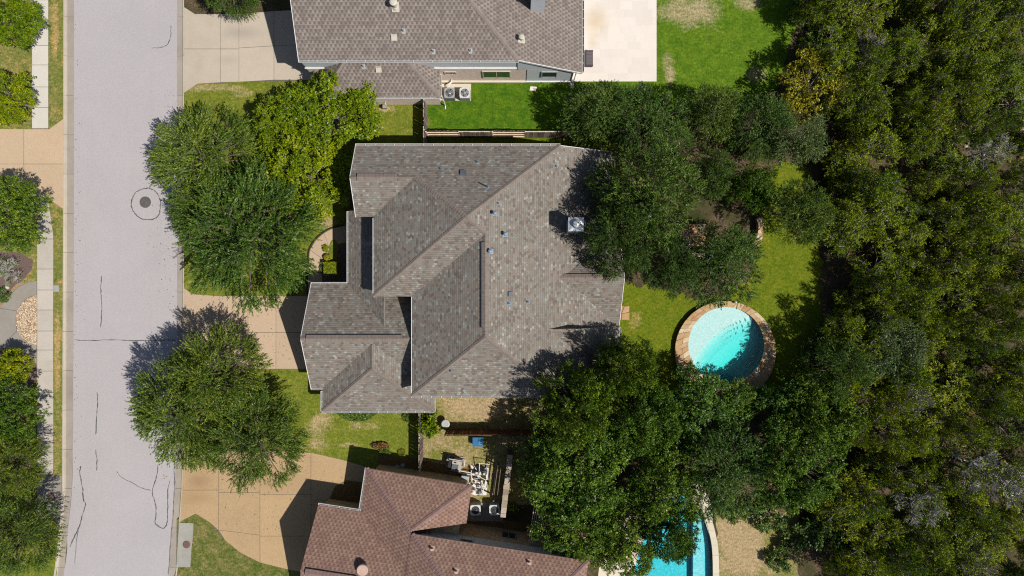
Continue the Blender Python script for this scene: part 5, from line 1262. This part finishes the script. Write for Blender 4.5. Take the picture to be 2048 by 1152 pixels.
def proto(kind, idx):
    """mesh data for one tree form, made once"""
    key = (kind, idx)
    if key in PROTO: return PROTO[key]
    sd = 100 * sum(map(ord, kind)) + idx * 17
    tw = None; bark = "bark_grey"
    if kind == 'elm': me, lb = crown(sd, 4.2, 3.6, 2.6, 30, 2000, 29, .135, .36, "leaf_elm", (.80, .05), 1.1, .35, (.13, .24), reach=(.6, 1.4)); Rr = 4.2; hh = 7.0; bark = "bark_brown"; tw = (2, "bark_grey")
    elif kind == 'bright': me, lb = crown(sd, 3.2, 2.8, 2.0, 26, 1150, 24, .145, .6, "leaf_bright", (.32, .10), .3, .9, (.13, .23), reach=(.6, 1.25)); Rr = 3.2; hh = 5.2
    elif kind == 'oak': me, lb = crown(sd, 4.2, 3.6, 2.8, 32, 1950, 27, .125, .42, "leaf_oak", (.55, .06), .6, .5, (.12, .23), reach=(.6, 1.45)); Rr = 4.2; hh = 7.2; bark = "bark_brown"
    elif kind == 'glossy': me, lb = crown(sd, 4.2, 3.8, 2.6, 34, 1700, 26, .14, .58, "leaf_glossy", (.38, .10), .3, .9, (.11, .23), reach=(.6, 1.3)); Rr = 4.2; hh = 7.0; bark = "bark_brown"
    elif kind == 'juniper': me, lb = crown(sd, 2.4, 3.2, 1.0, 20, 700, 24, .105, .5, "leaf_juniper", (.42, .06), .3, .6, (.13, .26), reach=(.6, 1.35)); Rr = 2.4; hh = 4.8; tw = (10, "dead_wood")
    elif kind == 'gold': me, lb = crown(sd, 3.0, 2.4, 2.0, 22, 620, 12, .17, .6, "leaf_gold", (.4, .10), .3, .9, (.13, .22), reach=(.6, 1.4)); Rr = 3.0; hh = 5.0; tw = (5, "bark_grey")
    elif kind == 'blue': me, lb = crown(sd, 3.2, 2.6, 2.6, 24, 1600, 13, .15, .35, "leaf_blue", (.6, .05), .5, .45, (.13, .24), reach=(.6, 1.4)); Rr = 3.2; hh = 5.6
    elif kind == 'dead': me, lb = crown(sd, 2.6, 2.2, 2.2, 14, 200, 9, .15, .5, "leaf_juniper", (.5, .1), .3, .8, (.2, .34)); Rr = 2.6; hh = 5.0; tw = (22, "dead_wood")
    elif kind == 'bush': me, lb = crown(sd, 1.0, .8, .35, 8, 260, 12, .14, .6, "leaf_bright", (.25, .06), .3, .9, (.25, .4), reach=(.6, 1.1)); Rr = 1.0; hh = 1.4
    elif kind == 'wildbush': me, lb = crown(sd, 1.0, .8, .35, 8, 240, 12, .13, .5, "leaf_oak", (.25, .06), .3, .9, (.25, .4), reach=(.6, 1.1)); Rr = 1.0; hh = 1.4
    r0 = {'bush': .04, 'wildbush': .04, 'juniper': .13, 'dead': .13, 'gold': .1, 'bright': .14}.get(kind, .22)
    z0 = lb[0][0][2] * 0 + {'elm': 3.6, 'bright': 2.6, 'oak': 3.8, 'glossy': 3.6, 'juniper': 1.9, 'gold': 2.4, 'blue': 2.8, 'dead': 2.4, 'bush': .3, 'wildbush': .3}[kind]
    tk = limbs(sd, lb, z0, r0, hh, 2 if kind in ('juniper', 'bush', 'wildbush') else 3); to = tk.build("trunk", bark if kind != 'dead' else "dead_wood", None, world=False); tm = to.data; bpy.data.objects.remove(to)
    twm = None
    if tw:
        o = twigs(sd, lb, tw[0], .016 if kind == 'dead' else .013).build("twigs", tw[1], None, world=False); twm = o.data; bpy.data.objects.remove(o)
    PROTO[key] = (me, tm, twm, Rr, hh); return PROTO[key]
TREE_N = 0
def tree(kind, idx, px, py, rpx, label, cat="tree", group=None, name=None, hs=None, sq=(1, 1), rot=None):
    global TREE_N; TREE_N += 1
    me, tm, twm, Rr, hh = proto(kind, idx); rnd = random.Random(TREE_N * 31 + 5)
    # crown centre sits at about 0.6 of the height; solve for scale
    s = rpx / 26.0 / Rr
    for _ in range(4):
        hz = (hs if hs else s * hh) * .62; s = rpx * (H - hz) / F / Rr
    sz = (hs / hh) if hs else s
    c = P(px, py, hh * sz * .62)
    root = thing(name or {'juniper': 'juniper_tree', 'dead': 'bare_tree', 'bush': 'bush', 'wildbush': 'bush'}.get(kind, 'leafy_tree'), label, cat, (c[0], c[1], 0), group, rnd.uniform(0, 6.28) if rot is None else rot)
    root.scale = (s * sq[0], s * sq[1], sz)
    a = link("crown", me, None, root); a['kind'] = 'thing' if False else 'stuff' if False else None if False else 'thing'; del a['kind']
    link("trunk", tm, None, root)
    if twm is not None: link("twigs", twm, None, root, kind='stuff')
    return root
# street side
tree('elm', 0, 408, 318, 112, "dark green elm overhanging the street above the manhole, upper part of the front yard canopy", hs=6.4)
tree('elm', 1, 492, 470, 140, "widest dark green elm in front of the large house, beside the peach driveway", hs=8.2)
tree('elm', 2, 425, 430, 92, "dark green elm leaning over the kerb just below the manhole", hs=6.2)
tree('bright', 0, 660, 232, 104, "yellow green tree covering the corner of the taupe side roof", hs=5.6)
tree('bright', 1, 610, 355, 96, "yellow green tree between the dark elms and the large house", hs=5.8)
tree('bright', 2, 560, 250, 66, "smaller yellow green tree between the elm canopy and the beige driveway", hs=5.2)
tree('elm', 3, 425, 752, 98, "dark green elm below the peach driveway, its crown crossing the kerb", hs=7.8)
tree('elm', 0, 357, 832, 114, "big spreading elm reaching furthest into the street below the driveway", hs=8.4, sq=(1.05, .85), rot=2.0)
tree('elm', 1, 505, 880, 100, "elm on the front lawn shading the edge of the tan driveway", hs=7.4, rot=1.0)
tree('elm', 2, 455, -35, 60, "elm tip showing above the beige driveway at the top edge", hs=6)
# across the street
tree('bright', 1, 15, 40, 58, "bright tree in the upper far corner across the street", hs=5.5); tree('bright', 0, 0, 190, 58, "bright tree above the far peach driveway", hs=5.5)
tree('glossy', 0, 2, 425, 82, "broad green tree across the street below the far driveway", hs=6.5); tree('bright', 2, 22, 738, 40, "small bright tree in the mulch bed below the curved walkway", hs=3.6)
tree('glossy', 1, 10, 830, 70, "green tree across the street below the small bright tree", hs=6.0); tree('elm', 3, 10, 935, 62, "dark elm across the street above the stained apron", hs=6.5); tree('elm', 2, 26, 1075, 84, "dark elm in the lower far corner across the street", hs=7.0)
# backyard north group
tree('oak', 0, 1195, 228, 72, "oak at the end of the alternating wooden fence, over the corner of the bright lawn", hs=6.5); tree('oak', 1, 1300, 250, 92, "oak just below the pale patio", hs=7.5); tree('oak', 2, 1296, 385, 114, "large oak overhanging the rear roof beside the chimney", hs=12)
tree('oak', 3, 1246, 478, 80, "oak touching the rear roof below the chimney", hs=12.5); tree('oak', 0, 1425, 225, 66, "oak beside the back lawn of the top neighbour", hs=6.5, rot=3); tree('oak', 1, 1425, 345, 56, "oak in the middle of the backyard canopy", hs=7.0, rot=2)
tree('oak', 2, 1445, 528, 92, "oak directly above the round pool", hs=7.2, rot=4); tree('oak', 3, 1345, 530, 62, "oak between the rear gable and the round pool", hs=7.0, rot=1); tree('oak', 0, 1530, 250, 72, "oak near the golden tree", hs=6.6, rot=5)
tree('blue', 0, 1600, 275, 62, "grey green tree at the wood edge below the golden tree", hs=6.6); tree('oak', 2, 1605, 420, 70, "oak at the wood edge above the back lawn", hs=6.8, rot=2.4); tree('glossy', 2, 1510, 372, 54, "glossy leaved tree above the curved stone bench", hs=6)
# golden
tree('gold', 0, 1628, 170, 76, "golden yellow tree at the edge of the dark woods", hs=5.4)
# backyard south group
tree('glossy', 0, 1255, 735, 66, "glossy tree touching the lower rear corner of the large house", hs=12); tree('glossy', 1, 1150, 812, 92, "glossy green tree overhanging the lower eave of the large house", hs=14); tree('glossy', 2, 1408, 826, 98, "glossy tree just below the round pool", hs=5.0)
tree('glossy', 1, 1478, 806, 52, "low glossy tree overhanging the bottom rim of the round pool", hs=3.2, rot=2.6)
tree('glossy', 3, 1290, 850, 84, "glossy tree in the middle of the lower backyard canopy", hs=8.5); tree('glossy', 0, 1152, 945, 122, "glossy tree beside the stone wall and pool equipment", hs=8.2, rot=1); tree('glossy', 1, 1160, 1042, 96, "glossy tree hiding the slatted pergola", hs=7.4, rot=2)
tree('glossy', 2, 1335, 975, 90, "glossy tree above the bright blue pool", hs=8.0, rot=3); tree('glossy', 3, 1350, 1070, 66, "glossy tree reaching over the bright blue pool", hs=7.6, rot=4); tree('oak', 1, 1450, 950, 98, "oak between the two pools", hs=7.6, rot=5.5)
tree('glossy', 0, 1576, 824, 72, "glossy tree at the lower right rim of the round pool", hs=4.3, rot=4.4); tree('glossy', 1, 1600, 940, 98, "broad glossy tree at the wood edge below the lot", hs=7.6, rot=.5); tree('glossy', 2, 1650, 840, 88, "glossy tree at the wood edge beside the lower lot corner", hs=7.0, rot=5)
tree('oak', 3, 1685, 740, 66, "oak at the wood edge to the side of the round pool", hs=7.0, rot=3.3); tree('glossy', 3, 1245, 1092, 84, "glossy tree over the end of the brown roof", hs=7, rot=2.2)
tree('blue', 1, 1785, 690, 74, "grey green tree standing out among the olive junipers", hs=6.2)
# woods
rnd = random.Random(21); lab = "olive green juniper crowded among others in the dense woods"; cells = []
yy = -50
while yy < 1230:
    xx = 1700 + (rnd.uniform(-15, 15)) + (34 if int(yy / 62) % 2 else 0)
    if yy < 100: xx -= 60
    while xx < 2110:
        cells.append((xx + rnd.uniform(-20, 20), yy + rnd.uniform(-20, 20), rnd.uniform(36, 56))); xx += 66
    yy += 58
deadspots = [(1960, 950), (1845, 1010), (2025, 965), (1985, 300), (1830, 800), (1740, 95), (1950, 1120)]
marks = [("the golden yellow tree", 1628, 170), ("the grey green tree in the woods", 1785, 690), ("the pale stony gap in the woods", 1975, 262), ("the leafless grey tree by the stony gap", 1985, 300),
         ("the largest bare silvery tree", 1960, 950), ("the half bare grey branched tree", 1845, 1010), ("the bare silvery tree at the photo's edge", 2025, 965), ("the thin bare tree by the lot corner", 1830, 800),
         ("the thin bare tree near the golden tree", 1740, 95), ("the thin bare tree at the bottom", 1950, 1120)]
cells = [c for c in cells if not any(math.hypot(c[0] - a, c[1] - b) < 44 for a, b in deadspots[:4]) and not (1700 < c[0] < 1745 and 320 < c[1] < 520 and int(c[1]) % 2)]
JL = {}
for mn, mx, my in marks:                       # one juniper per side of every landmark
    for word, ux, uy in (("above", 0, -1), ("below", 0, 1), ("left of", -1, 0), ("right of", 1, 0)):
        best = None
        for i, (x, y, r_) in enumerate(cells):
            dx, dy = x - mx, y - my; al = dx * ux + dy * uy; ac = abs(dx * uy - dy * ux)
            if al > 10 and ac < al * .9 and math.hypot(dx, dy) < 130 and (best is None or math.hypot(dx, dy) < best[0]): best = (math.hypot(dx, dy), i)
        if best and best[1] not in JL: JL[best[1]] = "olive juniper next to and %s %s" % (word, mn)
def seq(sel, keyf, fmt):
    ids = sorted([i for i in range(len(cells)) if i not in JL and sel(*cells[i])], key=keyf)
    num = ["first", "second", "third", "fourth", "fifth", "sixth", "seventh", "eighth", "ninth", "tenth", "eleventh", "twelfth", "thirteenth", "fourteenth", "fifteenth", "sixteenth", "seventeenth", "eighteenth", "nineteenth", "twentieth"]
    for k_, i in enumerate(ids):
        if k_ < len(num): JL[i] = fmt % num[k_]
seq(lambda x, y, r: x > 2005, lambda i: cells[i][1], "olive juniper along the photo's right edge, %s of that edge from the top")
seq(lambda x, y, r: y < 40, lambda i: cells[i][0], "olive juniper along the photo's top edge, %s there from the lawn side")
seq(lambda x, y, r: y > 1110, lambda i: cells[i][0], "olive juniper along the photo's bottom edge, %s there from the lawn side")
seq(lambda x, y, r: x < 1775, lambda i: cells[i][1], "olive juniper on the front rank of the woods facing the yards, %s from the top")
for i, (x, y, r_) in enumerate(cells):
    tree('juniper', rnd.randrange(5), x, y, r_, JL.get(i, "olive green juniper crowded in the middle of the dense woods"), "juniper", "olive junipers crowded in the woods", hs=rnd.uniform(3.8, 7.8))
for i, (x, y) in enumerate(deadspots):
    tree('dead', i % 3, x, y, [62, 56, 66, 46, 40, 36, 44][i], ["bare silvery grey tree among the junipers, lower right of the woods", "half bare grey branched tree in the woods below the lot corner", "bare silvery tree cut by the edge of the photo", "leafless grey tree beside the pale stony gap in the woods", "thin bare tree by the lower corner of the lot", "thin bare tree near the golden tree", "thin bare tree at the bottom of the woods"][i], "bare tree", "bare grey trees in the woods", hs=[6.6, 6, 6.6, 4.6, 5.5, 5.2, 5.6][i])
# small bushes filling the wood edge
edge = [(1660, 210, 40, "below the golden tree"), (1650, 60, 30, "above the golden tree"), (1590, 190, 22, "left of the golden tree on the sandy patch"), (1600, 20, 26, "beside the black metal fence"), (1560, 235, 24, "at the lower end of the top back lawn"),
        (1690, 480, 30, "in the dark strip level with the stone bench"), (1660, 680, 36, "in deep shade level with the round pool"), (1625, 700, 28, "nearest the right rim of the round pool"), (1590, 790, 26, "just below and right of the round pool"), (1700, 600, 30, "in the dark strip behind the back lawn"),
        (1470, 1020, 30, "above the cream coping of the bright blue pool"), (1540, 1030, 36, "at the top of the dry lawn beside the bright blue pool"), (1590, 1080, 34, "at the right side of the dry lawn"), (1650, 1070, 44, "large, right of the dry lawn"), (1700, 1120, 40, "at the foot of the woods near the bottom edge"), (1560, 1130, 26, "at the lower edge of the dry lawn"),
        (1690, 330, 30, "beside the upper lot corner of the woods"), (1680, 1000, 40, "between the broad glossy tree and the woods")]
for i, (x, y, r_, w_) in enumerate(edge): tree('wildbush', i % 3, x, y, r_, "dark green bush " + w_, "bush", "bushes along the wood edge")
# garden shrubs
tree('bush', 0, 857, 846, 30, "bright green small tree growing over the side fence beside the round table", name="small_tree", cat="small tree", hs=2.6); tree('wildbush', 1, 812, 838, 9, "small dark shrub in the fence shadow", "shrub")
tree('bush', 2, 1024, 1014, 11, "bright shrub beside the narrow stone wall", "shrub")
tree('bush', 2, 967, 957, 6, "tiny bright green weed growing between the pool pipes", "weed")
tree('wildbush', 0, 770, 905, 12, "grassy shrub beside the lone rock at the side yard corner", "shrub"); tree('bush', 0, 650, 497, 8, "small green plant beside the oval turf bed", "plant")
tree('wildbush', 2, 4, 590, 14, "dark shrub beside the white rock across the street", "shrub")
tree('dead', 1, 10, 540, 34, "dry grey brush lying on the mulch bed across the street", "brush", hs=1.4, name="dry_brush")
def clump(name, label, cat, box, z1, n, L, mat, seed, z0=0.05, shape='box', z_base=0.0, aspect=.6):
    rng = np.random.default_rng(seed); x0, y0, x1, y1 = box; c = P((x0 + x1) / 2, (y0 + y1) / 2, z1); sx = (x1 - x0) / 2 * (H - z1) / F; sy = (y1 - y0) / 2 * (H - z1) / F
    q = rng.uniform(-1, 1, (n, 3))
    if shape == 'box':
        f = rng.random(n); top_ = f < .55; q[top_, 2] = rng.uniform(.8, 1.05, top_.sum()); sd_ = ~top_; ax = rng.integers(0, 2, n); sg = np.where(rng.random(n) < .5, -1, 1)
        for a in (0, 1): mm = sd_ & (ax == a); q[mm, a] = sg[mm] * rng.uniform(.85, 1.03, mm.sum())
    else:
        u = unit(rng.normal(size=(n, 3))); u[:, 2] = np.abs(u[:, 2]) * 2 - 1 if shape == 'x' else u[:, 2]; q = u * rng.uniform(.75, 1.05, (n, 1))
    zz = z0 + (z1 - z0) * (q[:, 2] + 1) / 2
    C_ = np.c_[q[:, 0] * sx, q[:, 1] * sy, zz]; D_ = unit(rng.normal(size=(n, 3)) + [0, 0, .3]); N_ = unit(rng.normal(size=(n, 3)) + [0, 0, 1.2])
    Ls = L * rng.uniform(.6, 1.3, n); me = leaf_mesh("leaves", C_, D_, N_, Ls, Ls * aspect, rng.normal(.5, .22, n), mat)
    root = thing(name, label, cat, (c[0], c[1], z_base)); link("leaves", me, None, root)
    k = MB(); k.tube([(0, 0, 0), (0, 0, z1 * .5)], .04, 6); 
    for i in range(6): k.tube([(0, 0, z1 * .3), (sx * .6 * math.cos(i), sy * .6 * math.sin(i), z1 * .8)], [.02, .01], 4)
    k.build("stem", "bark_brown", root, world=False); return root
clump("hedge", "square clipped yellow green hedge beside the curved front walk", "hedge", (647, 524, 673, 551), .85, 2600, .10, "leaf_lime", 1)
clump("round_bush", "small round lime green bush above the square hedge", "bush", (646, 508, 660, 522), .6, 900, .08, "leaf_lime", 2, shape='ball')
clump("dark_shrub", "dark purple shrub between the hedge and the front walk", "shrub", (640, 522, 648, 549), .5, 500, .09, "leaf_rust", 3, shape='ball')
clump("ground_cover", "low green ground cover plants under the front wing eave", "plants", (674, 800, 752, 843), .25, 5200, .12, "leaf_grass", 4, shape='ball')
clump("flowering_shrub", "rust pink grassy shrub in the shaded bed above the brown roof", "shrub", (742, 886, 778, 900), .4, 700, .12, "leaf_rust", 5, shape='ball')
clump("yellow_shrub", "yellow green grassy clump left of the side fence", "shrub", (795, 900, 812, 914), .35, 300, .13, "leaf_lime", 7, shape='ball', aspect=.2)
MB().prism([(P(668, 502)[0] + .35 * math.cos(t), P(668, 502)[1] + .85 * math.sin(t)) for t in np.linspace(0, 6.28, 24, endpoint=False)], -.05, .09).build("turf_bed", "lawn_front", None, kind='structure')
MB().prism(wobble(PP([(645, 498), (690, 490), (700, 590), (645, 590)]), .05, .3, 5), -.05, .012).build("planting_bed", "bed_mulch", kind='structure')
c = P(113, 577); t = thing("meter_box", "small pale meter box lid set in the grass verge across the street", "meter box", (c[0], c[1], 0))
MB().box((0, 0, .02), (.42, .5, .05)).build("frame", "grey_concrete", t, world=False); MB().box((0, 0, .05), (.34, .42, .02)).build("lid", "flashing_grey", t, world=False)
c = P(770, 214, .5); t = thing("gas_meter", "grey gas meter on a white riser beside the pink brick wall of the side roof", "gas meter", (c[0], c[1], 0))
MB().box((0, 0, .5), (.3, .22, .34)).build("case", "ac_grey", t, world=False); MB().tube([(.12, .06, 0), (.12, .06, .9), (.12, .3, .9)], .03).tube([(-.1, .06, 0), (-.1, .06, .6)], .03).build("riser", "white_pvc", t, world=False)
def litter(name, label, fn, z, n, seed, mat="litter_leaf"):
    rng = np.random.default_rng(seed); xy = np.array([fn(rng) for _ in range(n)]); C_ = np.c_[xy, np.full(n, z) + rng.uniform(0, .012, n)]
    D_ = unit(np.c_[rng.normal(size=(n, 2)), rng.normal(0, .15, n)]); N_ = unit(np.c_[rng.normal(0, .25, (n, 2)), np.ones(n)]); L_ = rng.uniform(.05, .13, n)
    me = leaf_mesh(name, C_, D_, N_, L_, L_ * .6, rng.uniform(0, 1, n), mat); link(name, me, None, None, label, "fallen leaves", None, 'stuff')
leafmat("litter_leaf", (0.10, 0.06, 0.03), (0.20, 0.13, 0.06), (0.30, 0.24, 0.08), 0.1)
litter("fallen_leaves", "dry fallen leaves scattered along the near gutter and street edge under the elms", lambda r: P2(352 - abs(r.normal(0, 22)), r.uniform(180, 980)), ZR + .012, 260, 31)
litter("fallen_leaves", "dry fallen leaves scattered on the peach and tan driveways", lambda r: (P2(r.uniform(372, 600), r.uniform(596, 736)) if r.random() < .4 else P2(r.uniform(440, 720), r.uniform(910, 1060))), .026, 300, 32)
litter("fallen_leaves", "dry fallen leaves scattered along the far gutter", lambda r: P2(146 + abs(r.normal(0, 8)), r.uniform(-20, 1040)), ZR + .012, 90, 33)
# pale stones in the stony gap of the woods
def gapfn(rng):
    return P2(rng.normal(1975, 26), rng.normal(262, 24))
pebbles("rubble", 260, gapfn, .05, .22, "pale limestone rubble in a small gap of the woods", 9)
